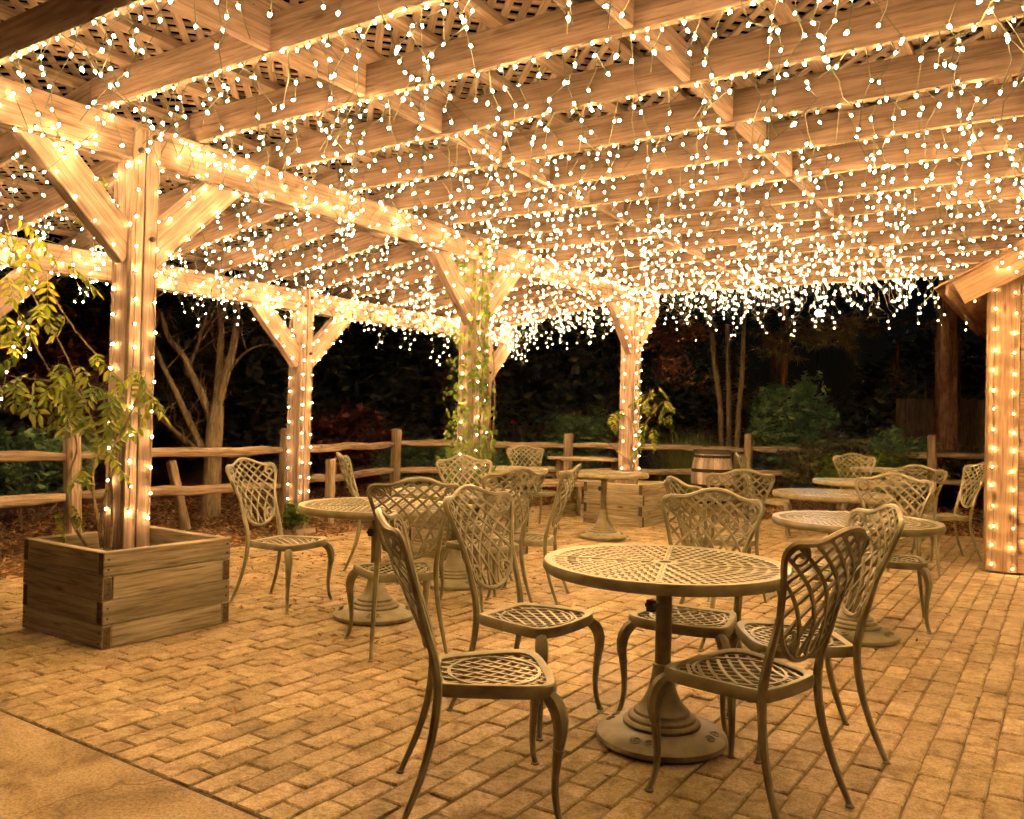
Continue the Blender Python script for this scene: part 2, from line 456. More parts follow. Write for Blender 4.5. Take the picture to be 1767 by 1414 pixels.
# plain stamped concrete in the foreground, a cut joint between it and the bricks
g = 40
cv, cf = [], []
pv = [tuple(p) for p in quad(-8.5, U0 - .008, VR - 2, 3.2, -.001)] + [tuple(p) for p in quad(-8.5, U0 - .008, VR - 2, 3.2, -.034)]
struct(link('concrete_slab', mesh_from('concrete_slab', pv, [[0, 3, 2, 1], [0, 1, 5, 4], [1, 2, 6, 5], [2, 3, 7, 6], [3, 0, 4, 7]], CONC)))
pv = [tuple(p) for p in quad(U0 - .0078, U0 + .0055, VR, VL, -.0065)] + [tuple(p) for p in quad(U0 - .0078, U0 + .0055, VR, VL, -.033)]
struct(link('expansion_joint', mesh_from('expansion_joint', pv, [[0, 3, 2, 1], [0, 1, 5, 4], [1, 2, 6, 5], [2, 3, 7, 6], [3, 0, 4, 7]], simple('joint_filler', (.02, .014, .008), .9))))
# bricks
BU, BV, JT = 0.236, 0.116, 0.0065
def brick_verts(cu, cv_, lu, lv, r):
    a, b = lu / 2, lv / 2
    q = []
    for (sx, sy) in ((-1, -1), (1, -1), (1, 1), (-1, 1)):
        c1, c2 = r.uniform(.005, .016) * min(1, lu / .1), r.uniform(.004, .012)
        e = [(sx * (a - c1), sy * b), (sx * a, sy * (b - c2))]
        q += e if sx * sy < 0 else e[::-1]
    jit = r.normal(0, .0024, (8, 2)); tz = r.normal(0, .0021); tilt = r.normal(0, .0014, 8)
    V = []
    for k, (ins, z) in enumerate(((0, -.0087), (0.0, -.005), (.006, 0.0))):
        for i, (x, y) in enumerate(q):
            V.append((x - math.copysign(ins, x) + jit[i, 0] + cu, y - math.copysign(ins, y) + jit[i, 1] + cv_, z + (tz + tilt[i] if k else 0)))
    F = [list(range(16, 24))]
    for l in (0, 8):
        for i in range(8):
            j = (i + 1) % 8
            F.append([l + i, l + j, l + 8 + j, l + 8 + i])
    return V, F
bricks = []
nrow = int((VL - VR) / BV)
for r_ in range(nrow):
    v0 = VL - (r_ + .5) * BV
    off = (0.5 if r_ % 2 else 0) * BU + rng.uniform(-.03, .03)
    a = U0 + .006 - off
    while a < U1:
        ln = BU * (1 + rng.uniform(-.06, .06))
        s0, s1 = max(a, U0 + .006), min(a + ln, U1)
        if s1 - s0 > .04: bricks.append(((s0 + s1) / 2, v0, s1 - s0 - JT, BV - JT))
        a += ln
MB2W = Matrix(((UD[0], VD[0], 0, P1[0]), (UD[1], VD[1], 0, P1[1]), (0, 0, 1, 0), (0, 0, 0, 1)))
def inframe(p, m=40):
    d = p - Cpos
    z = d.dot(_F)
    if z < .3: return False
    x = CX + F_PX * d.dot(R2) / z; y = CY - F_PX * d.dot(U2) / z
    return -m < x < 1767 + m and -m < y < 1414 + m
vis = []
for i, b in enumerate(bricks):
    p = W(b[0], b[1]); dd = np.linalg.norm(p - Cpos)
    vis.append((dd if inframe(p) else 1e3 + dd, i))
vis.sort()
solo = set(i for d, i in vis[:300])
variants = []
for k in range(24):
    Vv, Fv = brick_verts(0, 0, BU - JT, BV - JT, rng)
    me = mesh_from('brick', Vv, Fv, BRICK); variants.append(me)
rest = MB()
for i, b in enumerate(bricks):
    if i in solo:
        M = MB2W @ Matrix.Translation((b[0], b[1], 0)) @ Matrix.Diagonal((b[2] / (BU - JT), b[3] / (BV - JT), 1, 1))
        part('brick', variants[rng.integers(24)], patio, M)
    elif W(b[0], b[1])[1] > -1.5:
        Vv, Fv = brick_verts(b[0], b[1], b[2], b[3], rng)
        rest.add(Vv, Fv)
mb_me = mesh_from('brick_field', [tuple(MB2W @ Vector(tuple(p))) for p in rest.V], rest.F, BRICK)
tag(part('brick_field', mb_me, patio), kind='stuff')

# ------------------------------------------------------------------ pergola
ZA0, ZA1 = 2.805, 3.035           # main beam
ZB0, ZB1 = 2.44, 2.67             # lower outer beam
VB = 2.36
RH, RT = 0.19, 0.042
SP = 3.51
def zr(b):                         # underside of the rafters
    return 3.038 if b <= 0 else 3.038 + (ZB1 + .003 - 3.038) * b / VB
RU = [-6.2, -5.54, -4.88, -4.22, -3.56, -2.9, -2.25, -1.6, -.946, -.31, .355, 1.03, 1.69, 2.33, 2.95, 3.59, 4.23, 4.90, 5.56, 6.22, 6.88, 7.53]
def vend(a): return -6.7 if a < 4.6 else -4.62
perg = thing('pergola', W(3.5, 0), 'weathered timber pergola with lattice roof, hung all over with tiny lights', 'pergola')
def ubeam(name, v, z0, z1, a0, a1):
    for s in (-1, 1):
        timber('beam', W(a0, v + s * .058, (z0 + z1) / 2), W(a1, v + s * .058, (z0 + z1) / 2), .042, z1 - z0, CEDAR, perg, c=.005)
ubeam('A', 0, ZA0, ZA1, -6.6, 7.72)
ubeam('B', VB, ZB0, ZB1, -6.6, 7.72)
ubeam('C', -6.4, ZA0, ZA1, -6.6, 4.6)
POSTS = [(-.02, 0), (SP, 0), (2 * SP, 0), (SP, VB), (0, VB), (2 * SP, VB), (0, -6.4), (SP, -6.4), (-SP, 0), (-SP, VB), (-SP, -6.4)]
PW = .18
PO = .02
for (a, b) in POSTS:
    top = ZB1 + .05 if b == VB else ZA1 - .01
    pst = timber('post', W(a, b + PO, -.03), W(a, b + PO, top), PW, PW, CEDAR, perg, up=tuple(VD), c=.008)
    # boards nailed to the side facing the patio, leaving a groove
    timber('post_board', W(a - .048, b + PO - PW / 2 - .012, .0), W(a - .048, b + PO - PW / 2 - .012, top - .03), .076, .02, CEDAR, pst, up=tuple(VD), c=.004)
    timber('post_board', W(a + .043, b + PO - PW / 2 - .014, .0), W(a + .043, b + PO - PW / 2 - .014, top - .02), .088, .024, CEDAR, pst, up=tuple(VD), c=.004)
    zb = ZB0 if b == VB else ZA0
    for (da, dz) in ((-.045, .06), (.045, .16), (.045, -.46)):
        m_ = MB(); c_ = W(a + da, b + PO - PW / 2 - .034, zb + dz)
        m_.tube([c_ + VD * .012, c_ - VD * .004], .017, 12); m_.tube([c_ - VD * .003, c_ - VD * .012], .010, 6)
        part('bolt', m_.mesh('bolt', IRON, False, True), pst)
    for s in (-1, 1):
        timber('brace', W(a + s * .045, b - .012, zb - .55), W(a + s * .66, b - .012, zb + .055), .088, .21, CEDAR, perg, up=(-s * UD[0], -s * UD[1], 1), c=.006)
for a in RU:
    timber('rafter', W(a, vend(a), 3.038 + RH / 2), W(a, .004, 3.038 + RH / 2), RT, RH, CEDAR, perg, c=.004)
    timber('rafter', W(a, .0, zr(0) + RH / 2), W(a, 2.78, zr(2.78) + RH / 2), RT - .004, RH - .004, CEDAR, perg, c=.004)
for v in (-1.52, -3.12, -4.62):
    for i in range(len(RU) - 1):
        if RU[i + 1] > 4.6 and v < -4: continue
        timber('blocking', W(RU[i] + RT / 2 + .001, v, 3.044 + RH / 2), W(RU[i + 1] - RT / 2 - .001, v, 3.044 + RH / 2), RT, RH - .012, CEDAR, perg, c=.004)
pz = 3.038 + RH + .022
vv = -6.5
while vv < -.05:
    timber('purlin', W(-6.5, vv, pz), W(7.7 if vv > -4.6 else 4.5, vv, pz), .085, .042, LATH, perg, c=.003)
    vv += .41
for k in range(7):
    b = .15 + k * .41
    timber('purlin', W(-6.5, b, zr(b) + RH + .022), W(7.7, b, zr(b) + RH + .022), .085, .042, LATH, perg, c=.003)
# diagonal lattice: strips of the flat part are single pieces, the sloping part is one mesh
def lattice(a0, a1, b0, b1, sp, zf, single):
    joined = MB()
    w, t = .040, .010
    for fam in (0, 1):
        c0, c1 = (a0 - b1, a1 - b0) if fam == 0 else (a0 + b0, a1 + b1)
        c = c0 + sp * .7
        while c < c1:
            # fam0: a-b=c ; fam1: a+b=c
            if fam == 0:
                lo, hi = max(a0, b0 + c), min(a1, b1 + c); p0, p1 = (lo, lo - c), (hi, hi - c)
            else:
                lo, hi = max(a0, c - b1), min(a1, c - b0); p0, p1 = (lo, c - lo), (hi, c - hi)
            if hi - lo > .06:
                q0, q1 = W(*p0, zf(p0[1]) + fam * .0105), W(*p1, zf(p1[1]) + fam * .0105)
                if single:
                    timber('lattice_strip', q0, q1, w, t, LATH, perg, c=.002)
                else:
                    M, L = frame(q0, q1); Vv, Fv = cbox(L, w, t, .002); joined.add(Vv, Fv, M)
            c += sp
    if not single:
        tag(part('lattice', joined.mesh('lattice', LATH, False, True), perg), kind='stuff')
lz = pz + .027
lattice(-2.4, 7.65, -4.6, -.02, .118, lambda b: lz, True)
lattice(-2.4, 7.65, .02, 2.75, .118, lambda b: zr(b) + RH + .049, False)
lattice(-2.4, 4.5, -6.6, -4.61, .118, lambda b: lz, False)

# ------------------------------------------------------------------ mini lights
def bulb_geo(L=.021, r=.0063):
    V = [(0, 0, .0)]
    n = 5
    for (rr, z) in ((r, -.25 * L), (r * .82, -.65 * L)):
        for k in range(n):
            a = 2 * math.pi * k / n
            V.append((rr * math.cos(a), rr * math.sin(a), z))
    V.append((0, 0, -L))
    F = [[0, 1 + (k + 1) % n, 1 + k] for k in range(n)]
    F += [[1 + k, 1 + (k + 1) % n, 6 + (k + 1) % n, 6 + k] for k in range(n)]
    F += [[6 + k, 6 + (k + 1) % n, 11] for k in range(n)]
    return V, F
BV_, BF_ = bulb_geo()
bulb_me = mesh_from('bulb', BV_, BF_, LIT, True)
BV_ = [(0, 0, .001)] + [(.0068 * math.cos(1.2566 * k), .0068 * math.sin(1.2566 * k), -.0085) for k in range(5)] + [(0, 0, -.021)]
BF_ = [[0, 1 + (k + 1) % 5, 1 + k] for k in range(5)] + [[1 + k, 1 + (k + 1) % 5, 6] for k in range(5)]
ORD = ['nearest', 'second', 'third', 'fourth', 'fifth', 'sixth', 'seventh', 'eighth', 'ninth', 'tenth', 'eleventh', 'twelfth', 'thirteenth', 'farthest']
class LightString:
    def __init__(s, loc, label, group, name='light_string'):
        s.root = thing(name, loc, label, 'string lights', group)
        s.wire = MB(); s.b = []
    def path(s, pts, r=.0027): s.wire.tube(pts, r, 3, cap=False)
    def bulb(s, p, d=None):
        d = Vector(d) if d is not None else Vector((rng.normal(0, .5), rng.normal(0, .5), -1 + rng.normal(0, .45)))
        d.normalize()
        q = Vector((0, 0, -1)).rotation_difference(d)
        M = Matrix.Translation(Vector(tuple(map(float, p)))) @ q.to_matrix().to_4x4() @ Matrix.Scale(rng.uniform(.82, 1.2), 4)
        s.b.append(M)
        p = np.array(p, float); dd = np.array(d)
        s.wire.tube([p - dd * .012, p + dd * .004], .0062, 4)
    def done(s, single_dist):
        tag(part('wire', s.wire.mesh('wire', WIRE, False), s.root))
        far = MB()
        for M in s.b:
            p = np.array(M.translation)
            if np.linalg.norm(p - Cpos) < single_dist and inframe(p, 10): part('bulb', bulb_me, s.root, M)
            else: far.add(BV_, BF_, M)
        if far.V: tag(part('bulbs', far.mesh('bulbs', LIT), s.root), kind='stuff')
nb = 0
lit = [a for a in RU if a > -1.0]
for k, a in enumerate(lit):
    ls = LightString(W(a, 0, 3.0), f'icicle light string hanging along the {ORD[k]} lit rafter from the front', 'icicle light strings along the rafters')
    ve = vend(a) + .05
    if k == 0: ve = -4.0
    vs = 2.72
    # carrier wire tacked under the rafter
    b = vs; line = []
    while b > ve:
        line.append(W(a - .026 + rng.normal(0, .004), b, zr(b) - .006 + rng.normal(0, .006)))
        b -= .095 * rng.uniform(.7, 1.3)
    ls.path(line)
    last = (k == len(lit) - 1)
    for p in line:
        if rng.random() < .86: ls.bulb(p + np.array([0, 0, -.008]))
    # drops
    b = vs - .05
    while b > ve:
        if -.16 < b < .16: b -= .16; continue
        if a > 5.2 and b < -3.72: break
        L = rng.choice([.12, .22, .32, .42, .55], p=[.12, .24, .28, .22, .14]) * rng.uniform(.85, 1.15)
        if last: L *= 1.3
        p = W(a - .026, b, zr(b) - .006); pts = [p]
        n = max(2, int(L / .085)); sw = rng.normal(0, .03, 2)
        for j in range(n):
            p = p + np.array([0, 0, -L / n * rng.uniform(.6, 1.15)]) + UD * (rng.normal(0, .030) + sw[0]) + VD * (rng.normal(0, .040) + sw[1])
            pts.append(p)
        ls.path(pts)
        for p in pts[1:]:
            if rng.random() < .74: ls.bulb(p)
        b -= rng.uniform(.055, .12) * (.6 if last else .8 if a > 5.5 else 1)
    ls.done(6.6)
    nb += len(ls.b)
for k, a in enumerate((-5.54, -4.88)):  # two unseen strings added as fill light for the camera-facing chair backs
    ls = LightString(W(a, -3, 3.0), ['added fill light string under a rafter behind the camera', 'added fill light string under the rafter just behind the camera'][k], 'added fill light strings behind the camera')
    line = [W(a - .026 + rng.normal(0, .004), b, 3.03 + rng.normal(0, .006)) for b in np.arange(-6.6, 0, .20)]
    ls.path(line)
    for p in line: ls.bulb(p + np.array([0, 0, -.008]))
    ls.done(0)
# lights scattered over the two beams
for (v, z0, z1, nm, den) in ((0, ZA0, ZA1, 'high main beam', 14), (VB, ZB0, ZB1, 'low outer beam', 13)):
    ls = LightString(W(2, v, z0), f'net of warm lights draped over the face of the {nm}', 'lights on the beams')
    a = -1.0; pts = []
    while a < 7.7:
        z = rng.uniform(z0 - .02, z1 + .0)
        p = W(a, v - .079 - .008, z); pts.append(p)
        if min(abs(a - q) for q in (0, SP, 2 * SP)) > .14: ls.bulb(p, VD * -1 + np.array([0, 0, rng.uniform(-1, .3)]) + UD * rng.normal(0, .4))
        a += rng.uniform(.4, 1.6) / den
    ls.path(pts)
    pts = []
    a = -1.0
    while a < 7.7:
        p = W(a, v - .06, z0 - .012); pts.append(p)
        if rng.random() < .6: ls.bulb(p)
        a += .11
    ls.path(pts)
    ls.done(6.6)
# strings up and down the posts and braces
PL = {(-.02, 0): 'broad near post in the left planter box', (SP, 0): 'middle post overgrown with ivy', (2 * SP, 0): 'far post standing in the back planter box', (SP, VB): 'slim outer post by the rail fence'}
for (a, b), nm in PL.items():
    ls = LightString(W(a, b, .5), f'string of lights wound up the {nm}', 'lights on the posts')
    zt = ZB0 if b == VB else ZA0 + .1
    zb = .62 if b == 0 else .35
    cols = [(a - PW / 2 - .012, b + .04, (-1, 0)), (a - .066, b + PO - PW / 2 - .036, (0, -1)), (a + .066, b + PO - PW / 2 - .038, (0, -1))]
    for (ca, cb, (na, nb_)) in cols:
        z = zb + rng.uniform(0, .1); pts = []
        while z < zt:
            p = W(ca, cb, z) + UD * rng.normal(0, .006) * abs(nb_) + VD * rng.normal(0, .006) * abs(na)
            pts.append(p); ls.bulb(p, UD * na + VD * nb_ + np.array([0, 0, rng.uniform(-.6, .8)]))
            z += .165 * rng.uniform(.85, 1.15)
        ls.path(pts)
    zb0 = ZB0 if b == VB else ZA0
    for s in (-1, 1):
        for e in (-1, 1):
            pts = []
            for t in np.arange(.14, .90, .19):
                t += rng.uniform(-.02, .02)
                m = W(a + s * (.045 + .615 * t), b - .012 - .052, zb0 - .55 + .605 * t)
                nrm = (-s * UD * .71 + np.array([0, 0, .71])) * .085 * e
                pts.append(m + nrm); ls.bulb(m + nrm, -VD + np.array([0, 0, rng.uniform(-.6, .4)]))
            ls.path(pts)
    ls.done(7.0)

# ------------------------------------------------------------------ planter boxes
def planter(center_uv, label, hgt=.53, s=.83):
    a, b = center_uv
    t = thing('planter_box', W(a, b), label, 'planter', 'timber planter boxes at the posts')
    n = 4; h = hgt / n; th = .055; e = s / 2
    for i in range(n):
        z = (i + .5) * h; hh = h - .004
        full = i % 2 == 1
        j = rng.uniform(-.003, .003)
        for sg in (-1, 1):
            eu = e if full else e - th - .002
            ev = e if not full else e - th - .002
            timber('plank', W(a - eu, b + sg * (e - th / 2) + j, z), W(a + eu, b + sg * (e - th / 2) + j, z), th, hh, PLANK, t, c=.005)
            timber('plank', W(a + sg * (e - th / 2) + j, b - ev, z), W(a + sg * (e - th / 2) + j, b + ev, z), th, hh, PLANK, t, c=.005)
    for i in range(n):
        z = (i + .5) * h
        for sg in (-1, 1):
            for (e1, dz) in ((-1, .025), (-1, -.03), (1, .028), (1, -.028)):
                c_ = W(a + e1 * (e - .028), b - e - .001, z + dz); m_ = MB(); m_.tube([c_ + VD * .004, c_ - VD * .0022], .0055, 8)
                if sg > 0: c_ = W(a - e - .001, b + e1 * (e - .028), z + dz); m_ = MB(); m_.tube([c_ + UD * .004, c_ - UD * .0022], .0055, 8)
                part('screw', m_.mesh('screw', IRON, False), t)
    # soil
    m = MB(); ng = 12; q = e - th - .001
    for i in range(ng + 1):
        for k in range(ng + 1):
            m.V.append(W(a - q + 2 * q * i / ng, b - q + 2 * q * k / ng, hgt - .13 + rng.normal(0, .008)))
    for i in range(ng):
        for k in range(ng):
            x = i * (ng + 1) + k; m.F.append([x, x + ng + 1, x + ng + 2, x + 1])
    part('soil', m.mesh('soil', SOIL), t)
    return t
planter((-.015, -.02), 'big weathered plank planter box around the near left post')
planter((SP, 0), 'plank planter box at the ivy covered middle post, hidden behind chairs')
planter((2 * SP, 0.02), 'smaller looking plank planter box around the far post at the back')
# footing under the slim post
tag(timber('post_footing', W(SP, VB, -.034), W(SP, VB, .04), .30, .30, simple('footing', (.25, .2, .14), .9), None, up=tuple(VD), c=.01), 'low square footing under the slim outer post', 'footing')

# ------------------------------------------------------------------ cast metal chair
def yb(x, z):                       # back surface: leaning, and dished between the stiles
    t = max(0, (z - .43) / .49)
    wz = float(np.interp(z, [.52, .70, .90, .98], [.17, .18, .25, .25]))
    return -.193 - .128 * t ** 1.15 - .062 * max(0, 1 - (x / wz) ** 2) * min(1, max(0, (z - .45) / .35))
OUT = [(0, .525), (.05, .531), (.095, .552), (.135, .592), (.160, .64), (.177, .70), (.197, .765), (.220, .825), (.241, .873), (.249, .902), (.243, .925), (.222, .938), (.192, .936), (.155, .935), (.118, .945), (.07, .966), (.03, .975), (0, .977)]
def smooth_path(p, n=3):
    p = [np.array(q, float) for q in p]
    for _ in range(n):
        q = [p[0]]
        for i in range(len(p) - 1):
            q += [p[i] * .75 + p[i + 1] * .25, p[i] * .25 + p[i + 1] * .75]
        q.append(p[-1]); p = q
    return p
OS = smooth_path(OUT, 1)
def inside_back(x, z, m=.0):
    x = abs(x)
    poly = OS; c = False; n = len(poly)
    P = [(q[0], q[1]) for q in poly]
    j = n - 1
    for i in range(n):
        if (P[i][1] > z) != (P[j][1] > z):
            xx = (P[j][0] - P[i][0]) * (z - P[i][1]) / (P[j][1] - P[i][1]) + P[i][0]
            if x < xx: c = not c
        j = i
    return c
def clip_runs(pts, fn):
    runs, cur = [], []
    for p in pts:
        if fn(p): cur.append(p)
        else:
            if len(cur) > 1: runs.append(cur)
            cur = []
    if len(cur) > 1: runs.append(cur)
    return runs
def spiral(cx, cz, r0, r1, a0, turns, n=14):
    return [(cx + (r0 + (r1 - r0) * i / n) * math.cos(a0 + 2 * math.pi * turns * i / n), cz + (r0 + (r1 - r0) * i / n) * math.sin(a0 + 2 * math.pi * turns * i / n)) for i in range(n + 1)]
def make_chair(M, label):
    root = link('patio_chair', None, None, M); tag(root, label, 'chair', 'cast metal patio chairs')
    root['group'] = 'cast metal patio chairs'
    nb = lambda x, z: (-2.0 * x, 1.0, .25)
    # backrest frame
    b = MB()
    full = [(x, z) for x, z in OS] + [(-x, z) for x, z in OS[::-1][1:-1]] + [tuple(OS[0])]
    b.tube([(x, yb(x, z), z) for x, z in full], .0115, 6, cap=False)
    me_b = b.mesh('backrest', METAL)
    back = part('backrest', me_b, root, M)
    # lattice of curved ribs
    l = MB()
    for sg in (-1, 1):
        for x0 in np.arange(-.375, .24, .070):
            pts = []
            for z in np.arange(.50, .985, .006):
                dz = z - .50
                x = x0 + 0.06 * dz + 1.55 * dz * dz
                pts.append((sg * x, z))
            for run in clip_runs(pts, lambda p: inside_back(p[0], p[1])):
                if len(run) < 5: continue
                r2 = run[::5] + ([run[-1]] if (len(run) - 1) % 5 else [])
                off = .0015 * sg
                l.ribbon([(x, yb(x, z) + off, z) for x, z in r2], [nb(x, z) for x, z in r2], .0112, .009)
    for sg in (-1, 1):               # scrolls in the corners
        for (cx, cz, r0, a0, tn) in ((.196, .892, .042, 0.2, 1.5), (.108, .605, .040, -.9, 1.4)):
            pts = [(sg * x, z) for x, z in spiral(cx, cz, r0, .007, a0, tn)]
            l.ribbon([(x, yb(x, z) + .004, z) for x, z in pts], [nb(x, z) for x, z in pts], .012, .011)
    part('back_lattice', l.mesh('back_lattice', METAL, False), back, M)
    # seat frame with apron
    SO = [(0, .207), (.10, .206), (.18, .196), (.222, .165), (.226, .12), (.215, .02), (.192, -.10), (.172, -.17), (.15, -.193), (.08, -.198), (0, -.2)]
    S = smooth_path(SO, 1)
    ring = [(x, y) for x, y in S] + [(-x, y) for x, y in S[::-1][1:-1]]
    n = len(ring); s = MB()
    prof = [(1.0, .392), (1.01, .398), (1.015, .415), (1.005, .430), (.985, .4345), (.90, .4325), (.862, .429), (.862, .418), (.90, .412), (.97, .392)]
    for (k, z) in prof:
        for (x, y) in ring: s.V.append((x * k, y * k, z + .006 * (abs(x) / .22) ** 2))
    m = len(prof)
    for i in range(m):
        for j in range(n):
            s.F.append([i * n + j, i * n + (j + 1) % n, ((i + 1) % m) * n + (j + 1) % n, ((i + 1) % m) * n + j])
    seat = part('seat', s.mesh('seat', METAL, True, True), root, M)
    l = MB()
    poly = [(x * .875, y * .875) for x, y in ring]
    def ins(p):
        x, y = p; c = False; j = n - 1
        for i in range(n):
            if (poly[i][1] > y) != (poly[j][1] > y):
                if x < (poly[j][0] - poly[i][0]) * (y - poly[i][1]) / (poly[j][1] - poly[i][1]) + poly[i][0]: c = not c
            j = i
        return c
    zs = lambda x, y: .424 - .008 * (1 - (x / .2) ** 2) * (1 - (y / .2) ** 2)
    for sg in (-1, 1):
        for x0 in np.arange(-.42, .28, .058):
            pts = [(sg * (x0 + .35 * (y + .2) + 1.05 * (y + .2) ** 2), y) for y in np.arange(-.2, .205, .006)]
            for run in clip_runs(pts, ins):
                if len(run) < 5: continue
                r2 = run[::5] + ([run[-1]] if (len(run) - 1) % 5 else [])
                l.ribbon([(x, y, zs(x, y) + .001 * sg) for x, y in r2], (0, 0, 1), .0125, .008)
    ov = [(.165 * math.cos(a), .012 + .158 * math.sin(a)) for a in np.linspace(0, 2 * math.pi, 33)]
    l.ribbon([(x, y, zs(x, y) + .003) for x, y in ov], (0, 0, 1), .011, .010)
    part('seat_lattice', l.mesh('seat_lattice', METAL, False), seat, M)
    # legs
    for sg in (-1, 1):
        f = MB()
        P = smooth_path([(sg * .190, .165, .405), (sg * .222, .192, .375), (sg * .236, .206, .31), (sg * .226, .196, .22), (sg * .221, .190, .12), (sg * .229, .196, .05), (sg * .244, .207, .004)], 1)
        z = [p[2] for p in P]
        rad = list(np.interp(z, [0, .05, .12, .22, .27, .33, .39, .41], [.0105, .0115, .0125, .0165, .020, .027, .028, .018]))
        f.tube(P, rad, 8)
        f.lathe([(.0, .0), (.016, .0), (.017, .006), (.010, .012)], 10, (sg * .244, .207, 0))
        f.tube([(sg * .2275, .1975, .232), (sg * .2285, .1985, .240)], .0205, 10)
        part('leg', f.mesh('leg', METAL, True, True), root, M)
        r = MB()
        P = smooth_path([(sg * .2095, -.299, .004), (sg * .203, -.275, .06), (sg * .190, -.232, .17), (sg * .176, -.200, .30), (sg * .168, -.190, .43), (sg * .168, yb(.168, .52) + .006, .52), (sg * .172, yb(.17, .60) + .002, .60), (sg * .177, yb(.177, .70), .70)], 1)
        z = [p[2] for p in P]
        r.tube(P, list(np.interp(z, [0, .1, .3, .45, .6, .7], [.010, .012, .0145, .016, .0145, .011])), 7)
        r.lathe([(.0, .0), (.015, .0), (.016, .006), (.009, .012)], 10, (sg * .2095, -.299, 0))
        part('leg', r.mesh('leg', METAL, True, True), root, M)
    return root
def pose(x, y, h): return Matrix.Translation((x, y, 0.001)) @ Matrix.Rotation(-h, 4, 'Z')
CHAIRS = [
 ((-0.052, 2.943, 1.43), 'chair nearest the camera, seen from its side, left of the front round table'),
 ((0.836, 3.004, -0.703), 'chair with its dark back to the camera at the front right of the front table'),
 ((1.191, 3.514, -1.553), 'chair on the right side of the front table, just behind the front right chair'),
 ((0.819, 3.839, 3.671), 'chair on the far side of the front table, facing the camera'),
 ((0.12, 3.771, 2.198), 'chair with its pale backrest leaning left, on the left far side of the front table'),
 ((-1.525, 5.822, 1.984), 'leftmost chair, standing alone right of the big planter box'),
 ((-0.631, 4.849, -0.377), 'chair with dark back pushed up to the left table, between planter and front chairs'),
 ((-0.165, 5.906, -0.639), 'dark backed chair behind the pale chair of the front table'),
 ((0.115, 6.273, -1.317), 'side-on chair facing left, just left of the single pedestal table at the back'),
 ((-1.10, 7.35, 1.45), 'side-on chair behind the left table, near the slim lit post'),
 ((-0.274, 6.95, 2.75), 'chair facing the camera in front of the ivy covered post'),
 ((0.30, 10.3, 2.75), 'small far chair facing the camera by the rail fence, right of the ivy post'),
 ((1.347, 5.132, 1.321), 'chair mostly hidden behind the far chair of the front table'),
 ((1.68, 6.529, -0.027), 'chair left of the second right-hand table, in front of the barrel'),
 ((3.05, 9.9, 1.95), 'small far chair seen side-on just right of the barrel'),
 ((4.235, 10.246, 3.3), 'far right chair facing the camera at the rearmost round table'),
 ((3.763, 7.899, 0.4), 'dark backed far right chair facing away towards the rearmost round table'),
 ((2.563, 5.687, 3.6), 'chair tucked under the far side of the right-hand middle table'),
 ((4.40, 8.6, -1.5), 'rightmost chair, facing left beside the lit shed corner'),
]
ch0 = None
for i, (p, lab) in enumerate(CHAIRS):
    if i == 0: ch0 = make_chair(pose(*p), lab)
    else: dup_tree(ch0, pose(*p), lab, 'cast metal patio chairs')

